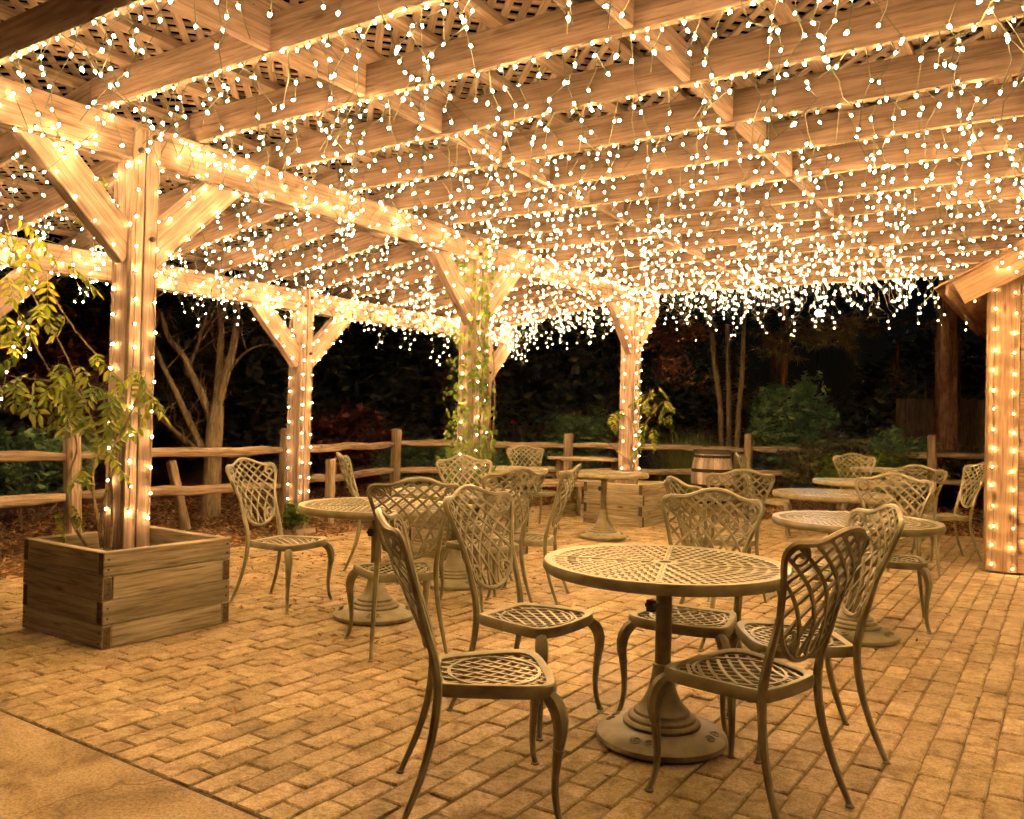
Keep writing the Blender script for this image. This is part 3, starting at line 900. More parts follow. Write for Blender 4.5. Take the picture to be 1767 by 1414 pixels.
# ------------------------------------------------------------------ round pedestal table
TR = .502; TZ = .73
def make_table(M, label):
    root = link('round_table', None, None, M); tag(root, label, 'table', 'round cast metal pedestal tables')
    t = MB()
    prof = [(TR - .045, TZ - .006), (TR - .02, TZ + .001), (TR - .006, TZ), (TR, TZ - .012), (TR + .001, TZ - .030), (TR - .008, TZ - .043), (TR - .026, TZ - .044), (TR - .045, TZ - .016), (TR - .045, TZ - .006)]
    t.lathe(prof, 64)
    top = part('tabletop', t.mesh('tabletop', METAL, True, True), root, M)
    l = MB()
    zt = TZ - .008
    def ringb(r, w, z=zt): l.ribbon([(r * math.cos(a), r * math.sin(a), z) for a in np.linspace(0, 2 * math.pi, 49)], (0, 0, 1), w, .009)
    edges = [.055, .105, .156, .207, .258, .309, .360, .411, .460]
    for zi in range(8):
        r0, r1 = edges[zi], edges[zi + 1]
        n = int(2 * math.pi * (r0 + r1) / 2 / .040)
        ringb(r1, .011)
        for k in range(n):
            a0 = 2 * math.pi * (k + .5 * (zi % 2)) / n
            for sg in (-1, 1):
                pts = []
                for s in np.linspace(0, 1, 5):
                    r = r0 + (r1 - r0) * s
                    a = a0 + sg * 2 * math.pi / n * .75 * (s + .14 * math.sin(2 * math.pi * s))
                    pts.append((r * math.cos(a), r * math.sin(a), zt + .0012 * sg))
                l.ribbon(pts, (0, 0, 1), .0125, .008)
    for k in range(4):
        a = math.pi / 4 + k * math.pi / 2
        for d in (-.006, .006):
            c, s = math.cos(a), math.sin(a)
            l.ribbon([(.04 * c - d * s, .04 * s + d * c, zt + .002), (.25 * c - d * s, .25 * s + d * c, zt + .002), (.462 * c - d * s, .462 * s + d * c, zt + .002)], (0, 0, 1), .009, .010)
    l.lathe([(.026, TZ - .014), (.026, TZ - .001), (.034, TZ), (.058, TZ - .002), (.058, TZ - .014)], 24)
    part('top_lattice', l.mesh('top_lattice', METAL, False), top, M)
    u = MB()                        # spider casting under the top
    for k in range(4):
        a = math.pi / 4 + k * math.pi / 2; c, s = math.cos(a), math.sin(a)
        u.ribbon([(.03 * c, .03 * s, TZ - .06), (.2 * c, .2 * s, TZ - .035), (.40 * c, .40 * s, TZ - .02)], (0, 0, 1), .03, .02)
    u.lathe([(.03, TZ - .09), (.05, TZ - .085), (.11, TZ - .03), (.03, TZ - .025)], 20)
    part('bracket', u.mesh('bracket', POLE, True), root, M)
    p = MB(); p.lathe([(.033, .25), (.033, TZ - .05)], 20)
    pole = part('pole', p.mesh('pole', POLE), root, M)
    kn = MB()
    kz = TZ - .175
    kn.tube([(-.03, -.0, kz), (-.058, -.0, kz)], .008, 8)
    for k in range(6):
        a = k * math.pi / 3
        kn.tube([(-.058, .017 * math.cos(a), kz + .017 * math.sin(a)), (-.080, .017 * math.cos(a), kz + .017 * math.sin(a))], .0105, 8)
    kn.tube([(-.056, 0, kz), (-.082, 0, kz)], .017, 10)
    part('clamp_knob', kn.mesh('clamp_knob', BLACK, True), pole, M)
    b = MB()
    b.lathe([(.0, 0), (.255, 0), (.266, .012), (.264, .03), (.250, .042), (.215, .056), (.178, .066), (.158, .070), (.158, .082), (.150, .090), (.138, .092), (.136, .104), (.127, .112), (.115, .114), (.112, .126), (.100, .134), (.078, .160), (.058, .205), (.046, .255), (.040, .300), (.041, .312), (.033, .316)], 48)
    for k in range(4):              # raised scrolls on the foot
        a = k * math.pi / 2 + .5
        for sg in (-1, 1):
            pts = []
            for (x, y) in spiral(.028 * sg, 0, .024, .006, math.pi / 2 - sg * 1.57, 1.35 * sg):
                r = .212 + y; th = a + x / .212
                pts.append((r * math.cos(th), r * math.sin(th), np.interp(r, [.178, .215, .25], [.0685, .0585, .0445])))
            b.tube(pts, .0026, 5)
    part('base', b.mesh('base', METAL, True, True), root, M)
    return root
TABLES = [((.645, 3.49), 0.55, 'front round table nearest the camera, with black clamp knob'),
 ((-.86, 5.50), 1.2, 'left round table right of the big planter box'),
 ((-.42, 6.62), .2, 'round table in front of the ivy post, behind the left table'),
 ((1.05, 9.5), .9, 'bare pedestal table standing alone before the far planter box'),
 ((2.16, 5.28), .3, 'middle right-hand round table behind the front table'),
 ((2.80, 7.35), 1.0, 'second right-hand round table, in front of the barrel'),
 ((3.78, 9.1), .5, 'rearmost right round table before the overgrown rail fence'),
 ((-.06, 9.95), .0, 'far round table in front of the rail fence, between ivy post and far post'),
 ((5.35, 12.0), .0, 'table farthest right at the back, half hidden behind a far chair')]
tb0 = None
for i, (p, a, lab) in enumerate(TABLES):
    M = Matrix.Translation((p[0], p[1], .001)) @ Matrix.Rotation(a, 4, 'Z')
    if i == 0: tb0 = make_table(M, lab)
    else: dup_tree(tb0, M, lab, 'round cast metal pedestal tables')
# wooden picnic table by the fence
pc = grd(1011, 789, .74); pc = np.array([1.13, 12.75, 0])
pt = thing('picnic_table', pc, 'weathered wooden picnic table with benches by the rail fence', 'picnic table')
for k in range(6):
    y = -.31 + k * .124; hw = .62 - .09 * abs(k - 2.5)
    timber('top_plank', pc + [-hw, y, .74], pc + [hw, y, .74], .118, .035, RAIL, pt)
for s in (-1, 1):
    timber('bench', pc + [-.75, s * .62, .44], pc + [.75, s * .62, .44], .26, .04, RAIL, pt)
    timber('leg', pc + [s * .42, -.55, .0], pc + [s * .42, .12, .715], .09, .05, RAIL, pt, up=(1, 0, 0))
    timber('leg', pc + [s * .42 + .052, .55, .0], pc + [s * .42 + .052, -.12, .715], .09, .05, RAIL, pt, up=(1, 0, 0))
    timber('cross_bar', pc + [s * .42 - .05, -.74, .39], pc + [s * .42 - .05, .74, .39], .05, .09, RAIL, pt)
bx = grd(863, 836); bx = np.array([-.16, 11.6, 0])
bt = thing('bench', bx, 'low plank bench by the rail fence behind the far chair', 'bench')
timber('seat_plank', bx + [-.05, 0, .42], bx + [1.3, .25, .42], .28, .045, RAIL, bt)
for s in (.12, 1.12):
    timber('leg', bx + [s, s * .19, 0], bx + [s, s * .19, .397], .24, .05, RAIL, bt, up=(1, 0, 0))

# ------------------------------------------------------------------ split rail fence
fp = [np.array(p) for p in ((-5.9, 5.3, 0), (-4.04, 7.86, 0), (-2.66, 9.95, 0), (-1.78, 13.0, 0), (.96, 14.25, 0), (4.2, 15.0, 0), (6.35, 14.35, 0), (6.78, 13.6, 0), (9.9, 13.2, 0))]
fen = thing('rail_fence', fp[3], 'weathered split rail fence running around the back of the patio', 'fence')
def rough_bar(p0, p1, w, h, mat, seed, n=8, amp=.008):
    r = np.random.default_rng(seed)
    M, L = frame(p0, p1); m = MB()
    for i in range(n + 1):
        x = -L / 2 + L * i / n
        k = 1.0 if 0 < i < n else .55
        oy, oz = r.normal(0, amp, 2)
        for a in range(7):
            an = 2 * math.pi * a / 7 + .3
            m.V.append((x, k * w / 2 * math.cos(an) * (1 + r.normal(0, .05)) + oy, k * h / 2 * math.sin(an) * (1 + r.normal(0, .05)) + oz))
    for i in range(n):
        for a in range(7):
            b = (a + 1) % 7
            m.F.append([i * 7 + a, i * 7 + b, (i + 1) * 7 + b, (i + 1) * 7 + a])
    m.F.append(list(range(7))[::-1]); m.F.append([n * 7 + a for a in range(7)])
    return m.mesh('rail', mat, False, True), M
for i, p in enumerate(fp):
    hh = [1.12, 1.12, 1.14, 1.12, 1.10, 1.15, 1.10, 1.22, 1.12][i]
    timber('post', p + [0, 0, -.035], p + [rng.normal(0, .015), rng.normal(0, .015), hh], .13, .12, RAIL, fen, up=tuple(UD), c=.018)
    if i < len(fp) - 1:
        for (z, dz) in ((.88, .0), (.48, .0)):
            a, b = p + [0, 0, z + rng.normal(0, .015)], fp[i + 1] + [0, 0, z + rng.normal(0, .015)]
            me, M = rough_bar(a, b, .06, .108, RAIL, 40 + i * 3 + int(z * 10))
            part('rail', me, fen, M)
# loose stakes
q = grd(322, 912); tag(timber('leaning_stake', q + [0, 0, -.03], q + [-.22, .05, .75], .10, .09, RAIL, None, up=tuple(UD), c=.015), 'rough stake leaning against the rail fence behind the left planter', 'stake')
q = grd(568, 900); tag(timber('short_post', q + [0, 0, -.03], q + [0, 0, .77], .10, .10, RAIL, None, up=tuple(UD), c=.015), 'short stubby post right of the slim lit post', 'post')

# ------------------------------------------------------------------ barrel
bc = np.array([at(1229, 800, 13.9)[0], 13.9, 0])
br = thing('barrel', bc, 'wooden stave barrel with black hoops standing before the rail fence', 'barrel')
HB = .88
def brad(z): return .275 + .065 * (1 - ((z - HB / 2) / (HB / 2)) ** 2)
ns = 22
for k in range(ns):
    m = MB(); zz = np.linspace(0, HB, 7)
    a0, a1 = 2 * math.pi * (k + .03) / ns, 2 * math.pi * (k + .97) / ns
    for z in zz:
        r = brad(z)
        for (rr, a) in ((r, a0), (r * 1.003, (a0 + a1) / 2), (r, a1), (r - .025, a1), (r - .025, a0)):
            m.V.append((z - HB / 2, rr * math.cos(a), rr * math.sin(a)))
    for i in range(6):
        for j in range(5):
            jj = (j + 1) % 5
            m.F.append([i * 5 + j, i * 5 + jj, i * 5 + 5 + jj, i * 5 + 5 + j])
    m.F.append([0, 1, 2, 3, 4]); m.F.append([30, 31, 32, 33, 34])
    M = Matrix(((0, 1, 0, bc[0]), (0, 0, 1, bc[1]), (1, 0, 0, HB / 2 - .03), (0, 0, 0, 1)))
    part('stave', m.mesh('stave', STAVE, False, True), br, M)
for z in (.07, .33, .58, .80):
    m = MB(); r = lambda q: brad(q) + .004
    m.lathe([(r(z) - .004, z - .028), (r(z), z - .028), (r(z + .02), z + .028), (r(z) - .006, z + .028)], 32)
    part('hoop', m.mesh('hoop', IRON, True, True), br, Matrix.Translation((bc[0], bc[1], -.03)))
m = MB(); m.lathe([(0.001, HB - .03), (.30, HB - .03), (.31, HB), (.30, HB + .03), (.001, HB + .035)], 32)
part('lid', m.mesh('lid', DARKW, True, True), br, Matrix.Translation((bc[0], bc[1], -.03)))

# ------------------------------------------------------------------ shed corner on the right
SU, SV = 5.87, -4.165
sh = thing('shed', W(SU, SV), 'timber shed with light-trimmed corner board and overhanging roof', 'shed')
SE = -7.6                        # far right end
SL = 9.6                         # rear end along the beam direction
def rz_(v): return 2.60 + .516 * (-3.84 - v)          # underside of the roof boards
timber('corner_board', W(SU - .012, SV - .122, .02), W(SU - .012, SV - .122, rz_(SV - .122) + .0), .244, .024, SIDING, sh, up=tuple(UD), c=.003)
timber('corner_board', W(SU + .06, SV + .013, .02), W(SU + .06, SV + .013, 2.60), .13, .024, SIDING, sh, up=tuple(VD), c=.003)
z = .03
while z < 3.6:                   # clapboards on the front
    v0 = SV - .248
    if rz_(v0) < z + .14: v0 = -3.84 - (z + .14 - 2.60) / .516
    M, L = frame(W(SU + .012, v0, z + .075), W(SU + .012, SE, z + .075), up=(-UD[0] * .10, -UD[1] * .10, 1))
    part('clapboard', box_mesh(L, .022, .165, SIDING, .002), sh, M)
    z += .148
z = .03
while z < 2.5:                   # side wall boards
    M, L = frame(W(SU + .13, SV - .012, z + .075), W(SL, SV - .012, z + .075), up=(VD[0] * .10, VD[1] * .10, 1))
    part('clapboard', box_mesh(L, .022, .165, SIDING, .002), sh, M)
    z += .148
RF, RB_ = 5.50, 9.85
ns_ = 7
sl = math.sqrt(1 + .516 ** 2)
upn = (-VD * -.516 / sl * -1); 
nrm = np.array([0, 0, 1.0]) / sl + VD * (.516 / sl)
for k in range(9):               # roof deck boards running along the eave
    v0 = -3.84 - k * .22
    p0, p1 = W(RF + .03, v0 - .1, rz_(v0 - .1) + .014), W(RB_, v0 - .1, rz_(v0 - .1) + .014)
    timber('roof_board', p0, p1, .215 * sl * .985, .02, SIDING, sh, up=tuple(nrm), c=.002)
timber('rake_board', W(RF + .012, -3.93, rz_(-3.93) - .09), W(RF + .012, -6.2, rz_(-6.2) - .09), .022, .27, SIDING, sh, up=tuple(nrm), c=.003)
k = 0
a = RF - .04                     # shakes at the eave, butts showing
while a < RB_:
    wd = rng.uniform(.09, .17)
    for lay in range(2):
        v0 = -3.745 - lay * .03; z0 = rz_(v0) + .034 + lay * .016
        p0 = W(a + wd / 2 + lay * .04, v0, z0); p1 = W(a + wd / 2 + lay * .04, v0 - .55, z0 + .516 * .55)
        M, L = frame(p0, p1, up=tuple(nrm)); part('shake', box_mesh(round(L, 2), round(wd - .006, 2), .014, SHINGLE, .002), sh, M)
    a += wd
for v0 in np.arange(-4.28, -6.3, -.42):
    timber('roof_course', W(RF - .03, v0 - .21, rz_(v0 - .21) + .052), W(RB_, v0 - .21, rz_(v0 - .21) + .052), .44 * sl, .02, SHINGLE, sh, up=tuple(nrm), c=.003)
timber('eave_fascia', W(RF + .03, -3.84, 2.585), W(RB_, -3.84, 2.585), .022, .10, SIDING, sh, c=.003)
ls = LightString(W(SU - .05, SV - .1, 1.0), 'two rows of lights outlining the shed corner board', 'lights on the shed')
for (v0, z0, st) in ((SV - .045, .08, .180), (SV - .205, .06, .182), (SV - .33, .10, .205)):
    z = z0; pts = []
    while z < min(2.72, rz_(v0) - .12):
        p = W(SU - .034 if v0 > SV - .26 else SU - .018, v0 + rng.normal(0, .006), z); pts.append(p)
        ls.bulb(p, -UD + np.array([0, 0, rng.uniform(-.4, .6)])); z += st * rng.uniform(.92, 1.08)
    ls.path(pts)
pts = [W(RF - .015, v_, rz_(v_) - .09 + dz) for v_, dz in ((-4.24, .03), (-4.33, -.03), (-4.42, .05), (-4.5, -.02))]
ls.path(pts)
for p in pts: ls.bulb(p, -UD + np.array([0, 0, -.4]))
ls.done(9)

# ------------------------------------------------------------------ vegetation helpers
def leaf_cloud(m, c, rad, n, size, clumps=0, seed=0, flat=.5, tall=1.0):
    r = np.random.default_rng(seed)
    c = np.array(c, float); rad = np.array(rad, float)
    k = max(1, clumps)
    d = r.normal(0, 1, (k, 3)); d /= np.linalg.norm(d, axis=1)[:, None]
    cc = c + d * rad * (r.random((k, 1)) ** .45) * .85
    cs = r.uniform(.16, .34, k)
    w = r.integers(0, k, n)
    off = r.normal(0, 1, (n, 3)); off /= np.linalg.norm(off, axis=1)[:, None] + 1e-9
    off *= r.random((n, 1)) ** .4
    P = cc[w] + off * (rad * cs[w][:, None] * 1.15)
    a = r.normal(0, 1, (n, 3)); a[:, 2] *= flat; a /= np.linalg.norm(a, axis=1)[:, None]
    b = np.cross(a, r.normal(0, 1, (n, 3))); b /= np.linalg.norm(b, axis=1)[:, None] + 1e-9
    s = size * r.uniform(.6, 1.3, (n, 1))
    base = len(m.V)
    q = np.stack([P - a * s, P + b * s * .42, P + a * s * tall, P - b * s * .42], 1).reshape(-1, 3)
    m.V += list(q)
    m.F += [[base + 4 * i, base + 4 * i + 1, base + 4 * i + 2, base + 4 * i + 3] for i in range(n)]
def cloud_part(root, name, specs, mat):
    m = MB()
    for s in specs: leaf_cloud(m, **s)
    return part(name, m.mesh(name, mat, False), root)
def wob(p0, p1, n, amp, seed):
    r = np.random.default_rng(seed); p0 = np.array(p0, float); p1 = np.array(p1, float)
    return [p0 + (p1 - p0) * i / n + (r.normal(0, amp, 3) if 0 < i < n else 0) for i in range(n + 1)]

# multi-stem tree behind the fence on the left
D0 = 10.9
tb = np.array([at(362, 878, D0)[0], at(362, 878, D0)[1], -.035])
tr = thing('multi_stem_tree', tb, 'pale barked multi-stem tree behind the rail fence on the left', 'tree')
m = MB()
def pxs(l): return [at(x, y, D0 + dd) for x, y, dd in l]
m.tube(smooth_path([tb] + pxs([(366, 830, 0), (368, 770, 0), (374, 700, 0)]), 1), .125 * np.array([1.15, 1.0, .95, .9, .88, .85, .8, .7][:len(smooth_path([0, 1, 2, 3], 1))]), 10)
ST = [([(374, 705, 0), (392, 640, 0), (405, 590, .1), (410, 540, .1), (400, 480, .2)], .062, .036),
      ([(372, 715, 0), (380, 620, .1), (382, 560, .2), (376, 500, .3), (380, 430, .3)], .055, .03),
      ([(368, 735, 0), (352, 690, 0), (330, 645, -.1), (318, 615, -.1), (290, 585, -.2), (278, 540, -.2)], .058, .03),
      ([(325, 635, -.1), (340, 600, 0), (350, 565, 0), (365, 525, .1)], .034, .014),
      ([(350, 778, 0), (330, 735, -.1), (305, 680, -.2), (285, 640, -.3), (268, 600, -.3)], .05, .026),
      ([(348, 785, .1), (320, 760, .1), (290, 735, .2), (268, 712, .2)], .044, .022),
      ([(396, 640, 0), (425, 605, -.1), (460, 593, -.2), (500, 600, -.3)], .02, .008),
      ([(283, 560, -.2), (255, 520, -.1), (230, 470, 0)], .022, .01)]
for pth, r0, r1 in ST:
    q = smooth_path(pxs(pth), 1); m.tube(q, list(np.linspace(r0, r1, len(q))), 8)
r_ = np.random.default_rng(4)
for pth, r0, r1 in ST:
    for k in range(5):
        i = r_.integers(1, len(pth)); p0 = at(*pth[i][:2], D0 + pth[i][2])
        p1 = p0 + np.array([r_.normal(0, .35), r_.normal(0, .2), r_.uniform(.25, .8)])
        q = wob(p0, p1, 4, .03, int(r_.integers(1e6))); m.tube(q, list(np.linspace(.010, .003, 5)), 5)
        q2 = wob(q[2], q[2] + np.array([r_.normal(0, .2), 0, r_.uniform(.1, .4)]), 3, .02, int(r_.integers(1e6))); m.tube(q2, [.006, .005, .004, .002], 4)
part('trunk', m.mesh('trunk', BARK), tr)
cloud_part(tr, 'crown', [dict(c=at(370, 330, D0 + .5), rad=(1.6, 1.3, 1.0), n=900, size=.06, clumps=30, seed=3)], VINELEAF)

def trunk_tree(name, label, base, paths, crown, barkm, leafm, cat='tree', group=None):
    t = thing(name, base, label, cat, group)
    m = MB()
    for pth, r0, r1 in paths: m.tube(pth, list(np.linspace(r0, r1, len(pth))), 9)
    part('trunk', m.mesh('trunk', barkm), t)
    if crown: cloud_part(t, 'crown', crown, leafm)
    return t
def gp(x, d): p = at(x, 800, d); return np.array([p[0], p[1], -.035])
# big pine trunk on the right
b = gp(1634, 16.2)
pn = trunk_tree('pine_tree', 'tall pine with thick furrowed trunk behind the rail fence on the right', b,
    [(wob(b, b + [-.05, 0, 9], 8, .03, 5), .25, .17), (wob(at(1615, 552, 16), at(1480, 566, 15.0), 6, .05, 6), .035, .012)],
    [dict(c=b + [0, .5, 8.6], rad=(2.6, 2.6, 1.8), n=2500, size=.14, clumps=60, seed=8)], PINEBARK, NEEDLE)
# low pine boughs in front of it
def bough(m, p, n, L, r):
    for i in range(n):
        d = r.normal(0, 1, 3); d[2] = d[2] * .6 - .35; d /= np.linalg.norm(d)
        b_ = np.cross(d, r.normal(0, 1, 3)); b_ /= np.linalg.norm(b_)
        l = L * r.uniform(.6, 1.1); k = len(m.V)
        m.V += [p + b_ * .006, p - b_ * .006, p + d * l]
        m.F.append([k, k + 1, k + 2])
r_ = np.random.default_rng(12)
b = gp(1345, 17.5)
t = thing('young_pine', b, 'slender pine whose drooping needle boughs catch the light under the roof edge', 'tree')
m = MB(); m.tube(wob(b, b + [.1, 0, 6.5], 7, .05, 9), list(np.linspace(.10, .05, 8)), 8)
tips = []
for (x, y, d) in ((1330, 590, 16), (1370, 575, 15.6), (1400, 560, 15.5), (1440, 575, 15.5), (1470, 590, 15.6), (1455, 560, 15.4), (1345, 610, 15.8), (1500, 560, 15.7), (1420, 590, 15.5), (1310, 560, 16.2), (1380, 600, 15.6), (1475, 560, 15.3)):
    e = at(x, y, d); m.tube(wob(b + [.05, 0, 3.4 + r_.uniform(-.3, .3)], e, 5, .05, int(x)), list(np.linspace(.025, .008, 6)), 5); tips.append(e)
part('trunk', m.mesh('trunk', PINEBARK), t)
m = MB()
for e in tips:
    for j in range(7): bough(m, e + r_.normal(0, .13, 3), 55, .24, r_)
part('crown', m.mesh('crown', NEEDLE, False), t)
# slender twin trunks behind the grass
b = gp(1262, 18)
trunk_tree('slender_tree', 'pair of slim pale trunks rising behind the ornamental grass and barrel', b,
    [([gp(1246, 18), at(1243, 700, 18), at(1232, 620, 18), at(1226, 540, 18), at(1215, 430, 18)], .07, .045),
     ([gp(1270, 18), at(1274, 720, 18), at(1281, 640, 18), at(1284, 560, 18), at(1290, 430, 18)], .062, .036),
     ([gp(1258, 18.3), at(1258, 700, 18.3), at(1255, 560, 18.3)], .07, .05)],
    [dict(c=at(1230, 400, 18.5), rad=(2.2, 1.8, 1.6), n=1800, size=.09, clumps=50, seed=21), dict(c=at(1170, 600, 18.8), rad=(1.1, .9, 1.2), n=1100, size=.07, clumps=36, seed=22)], BARK, BROWNLEAF)
b = gp(1365, 16.6)
trunk_tree('holly_bush', 'glossy green bush standing behind the rail fence right of the slim trunks', b,
    [(wob(b, b + [0, 0, 1.4], 4, .03, 3), .05, .02)],
    [dict(c=b + [0, 0, 1.35], rad=(.85, .75, 1.15), n=4200, size=.075, clumps=70, seed=31)], BARK, GREENLEAF, 'bush')
def bush(name, label, x, d, z, rad, n, size, mat, seed, clumps=40, group=None, cat='bush'):
    b = gp(x, d); t = thing(name, b, label, cat, group)
    m = MB(); r = np.random.default_rng(seed)
    for k in range(6):
        e = b + np.array([r.uniform(-.6, .6) * rad[0], r.uniform(-.6, .6) * rad[1], z + r.uniform(-.3, .5) * rad[2]])
        m.tube(wob(b + [r.normal(0, .05), r.normal(0, .05), 0], e, 4, .05, seed + k), list(np.linspace(.02, .006, 5)), 5)
    part('stem', m.mesh('stem', STEM), t)
    cloud_part(t, 'foliage', [dict(c=b + [0, 0, z], rad=rad, n=n, size=size, clumps=clumps, seed=seed)], mat)
bush('leafy_bush', 'low feathery green bush behind the rail fence at the far left', 55, 9.6, .72, (.75, .6, .5), 2400, .06, GREENLEAF, 41)
bush('red_leaved_shrub', 'dark red leaved shrub behind the near post on the left', 130, 11.6, 1.9, (1.2, .9, 1.1), 2600, .085, REDLEAF, 42, 60)
bush('overgrown_shrub', 'sprawling shrub growing through the rail fence right of the barrel', 1440, 14.6, .62, (1.15, .5, .6), 3600, .055, DARKLEAF, 43, 70)
bush('climbing_bush', 'twiggy bush covering the rail fence left of the big pine trunk', 1560, 14.2, .75, (.75, .5, .65), 2600, .055, GREENLEAF, 44, 50)
bush('low_evergreen', 'low evergreen in front of the board fence by the shed', 1680, 15.3, .7, (.6, .5, .55), 1500, .06, DARKLEAF, 45)
bush('flowering_plants', 'wispy plants with a few pink blooms behind the rail fence by the ivy post', 905, 15.6, .55, (.95, .5, .55), 2200, .05, GREENLEAF, 46, 60)
b = gp(885, 15.2); t = thing('pink_flower', b, 'pink flower head above the rail fence beside the ivy post', 'flower')
m = MB(); m.tube([b, at(886, 760, 15.2), at(886, 730, 15.2)], .006, 5); part('stem', m.mesh('stem', STEM), t)
cloud_part(t, 'petals', [dict(c=at(886, 729, 15.2), rad=(.07, .07, .05), n=60, size=.035, clumps=6, seed=5)], PINK)
bush('red_ground_shrub', 'dark red shrub behind the fence between slim post and ivy post', 590, 15.5, .9, (1.3, .8, .75), 2200, .08, REDLEAF, 47, 50)
bush('feathery_shrub', 'feathery green shrub behind the fence left of the ivy post', 720, 15.2, .55, (1.0, .5, .5), 2400, .05, GREENLEAF, 48, 60)
bush('tall_green_shrub', 'taller green shrub behind the fence between ivy post and far post', 990, 16.4, .8, (.9, .6, .75), 2600, .06, GREENLEAF, 49, 60)
bush('vine_covered_shrub', 'light twiggy shrub covering the rail fence behind the rear right table', 1490, 13.9, .55, (.9, .35, .5), 2600, .045, IVY, 50, 70)
# ornamental grass
b = gp(1185, 15.6); t = thing('ornamental_grass', b, 'tall ornamental grass clump behind the rail fence near the barrel', 'grass clump')
m = MB(); r = np.random.default_rng(5)
for i in range(520):
    an = r.uniform(0, 6.28); rr = r.random() ** .6 * .42
    p = b + np.array([rr * math.cos(an) * 1.5, rr * math.sin(an), 0]); h = r.uniform(.7, 1.35); o = r.normal(0, .16, 2) + np.array([math.cos(an), math.sin(an)]) * rr * .5
    k = len(m.V); w_ = np.array([math.sin(an), -math.cos(an), 0]) * .008
    q = p + np.array([o[0] * .3, o[1] * .3, h * .6]); e = p + np.array([o[0], o[1], h])
    m.V += [p - w_, p + w_, q + w_, q - w_, e]
    m.F += [[k, k + 1, k + 2, k + 3], [k + 3, k + 2, k + 4]]
part('blades', m.mesh('blades', GRASS, False), t)
# dark trees that close the view
BG = [(30, 17, 'dark tree behind the yellowing vine at the far left'), (250, 19, 'dark tree behind the near post and pale stems'), (440, 18.5, 'dark slim tree behind the multi-stem tree'), (610, 22, 'dark evergreen between slim post and ivy post'), (760, 21, 'dark evergreen right behind the ivy post'),
      (930, 23, 'dark evergreen between ivy post and far post'), (1060, 21.5, 'dark evergreen behind the far post'), (1160, 24, 'dark tree behind the slim twin trunks'), (1330, 25, 'dark evergreen under the far street lamp'), (1535, 23, 'dark evergreen left of the big pine trunk'), (1620, 26, 'dark tree behind the big pine trunk'), (1760, 24, 'dark tree behind the shed')]
for i, (x, d, lab) in enumerate(BG):
    b = gp(x, d); r = np.random.default_rng(100 + i); hh = r.uniform(3.2, 4.2)
    low = 2.2 if x == 1330 else 2.5 if x == 1535 else hh
    trunk_tree('dark_tree', lab, b, [(wob(b, b + [r.normal(0, .2), 0, hh], 6, .05, i), .16, .06), (wob(b + [0, 0, hh * .4], b + [r.uniform(-1, 1), -.2, hh * .8], 4, .05, i + 50), .07, .02)],
        [dict(c=b + [0, 0, low * .62], rad=(2.3, 1.4, low * .62), n=3000, size=.15, clumps=80, seed=200 + i)], PINEBARK, DARKLEAF, group='dark trees behind the patio')
# board fence far right
q0, q1 = at(1545, 740, 21), at(1740, 740, 20.4); q0[2] = q1[2] = 0
bf = thing('board_fence', (q0 + q1) / 2, 'tall dull board fence behind the big pine trunk', 'fence')
n = 11
for k in range(n):
    p = q0 + (q1 - q0) * (k + .5) / n
    timber('board', p + [0, 0, -.035], p + [0, 0, 2.05 + rng.normal(0, .01)], (np.linalg.norm(q1 - q0) / n - .012), .022, BOARD, bf, up=tuple(np.cross((q1 - q0) / np.linalg.norm(q1 - q0), [0, 0, 1])), c=.003)
for z in (.4, 1.6):
    timber('fence_rail', q0 + [0, .05, z], q1 + [0, .05, z], .05, .09, BOARD, bf)
# distant street lamp seen through the trees
lp = at(1413, 541, 44)
sl_ = thing('street_lamp', (lp[0], lp[1], -.03), 'distant white street lamp shining under the far roof edge', 'lamp')
m = MB(); m.tube([(lp[0], lp[1], -.03), (lp[0], lp[1], lp[2] + .1)], [.08, .05], 8); part('pole', m.mesh('pole', IRON), sl_)
m = MB(); m.lathe([(.001, -.17), (.12, -.14), (.18, -.05), (.18, .05), (.12, .14), (.001, .17)], 16, lp); part('lamp_head', m.mesh('lamp_head', emis('street_lamp_light', (.85, .92, 1.0), 260.0), True, True), sl_)
timber('bracket', lp + [0, 0, .18], lp + [0, 0, .21], .18, .18, IRON, sl_, up=(0, 1, 0))

# ------------------------------------------------------------------ vines
def compound_leaf(name, mat, n=5, L=.20, ll=.062, seed=0):
    r = np.random.default_rng(seed); m = MB()
    # rachis along +x, drooping; leaflet pairs
    def rp(t): return np.array([L * t, 0, -.06 * t * t * L / .2])
    m.tube([rp(t) for t in np.linspace(0, 1, 5)], .0016, 3)
    def leaflet(p, d, l):
        d = d / np.linalg.norm(d); s = np.cross(d, [0, 0, 1.0]); s /= np.linalg.norm(s); u = np.cross(s, d)
        w = l * .21; k = len(m.V)
        m.V += [p, p + d * l * .35 + s * w - u * .002, p + d * l * .72 + s * w * .75 - u * .006, p + d * l - u * .014, p + d * l * .72 - s * w * .75 - u * .006, p + d * l * .35 - s * w - u * .002, p + d * l * .5 - u * .010]
        m.F += [[k, k + 1, k + 6], [k + 1, k + 2, k + 6], [k + 2, k + 3, k + 6], [k + 3, k + 4, k + 6], [k + 4, k + 5, k + 6], [k + 5, k, k + 6]]
    for i in range(n):
        t = .25 + .68 * i / (n - 1)
        for s in (-1, 1):
            leaflet(rp(t), np.array([.55, s * 1.0, -.35 + r.normal(0, .18)]), ll * r.uniform(.8, 1.1) * (1 - .25 * abs(t - .6)))
    leaflet(rp(1), np.array([1, 0, -.35]), ll * 1.1)
    return m.mesh(name, mat, False)
LV = [compound_leaf('leaf', VINELEAF, 5, .20, .075, k) for k in range(4)] + [compound_leaf('leaf', YELLEAF, 4, .17, .07, 9 + k) for k in range(2)]
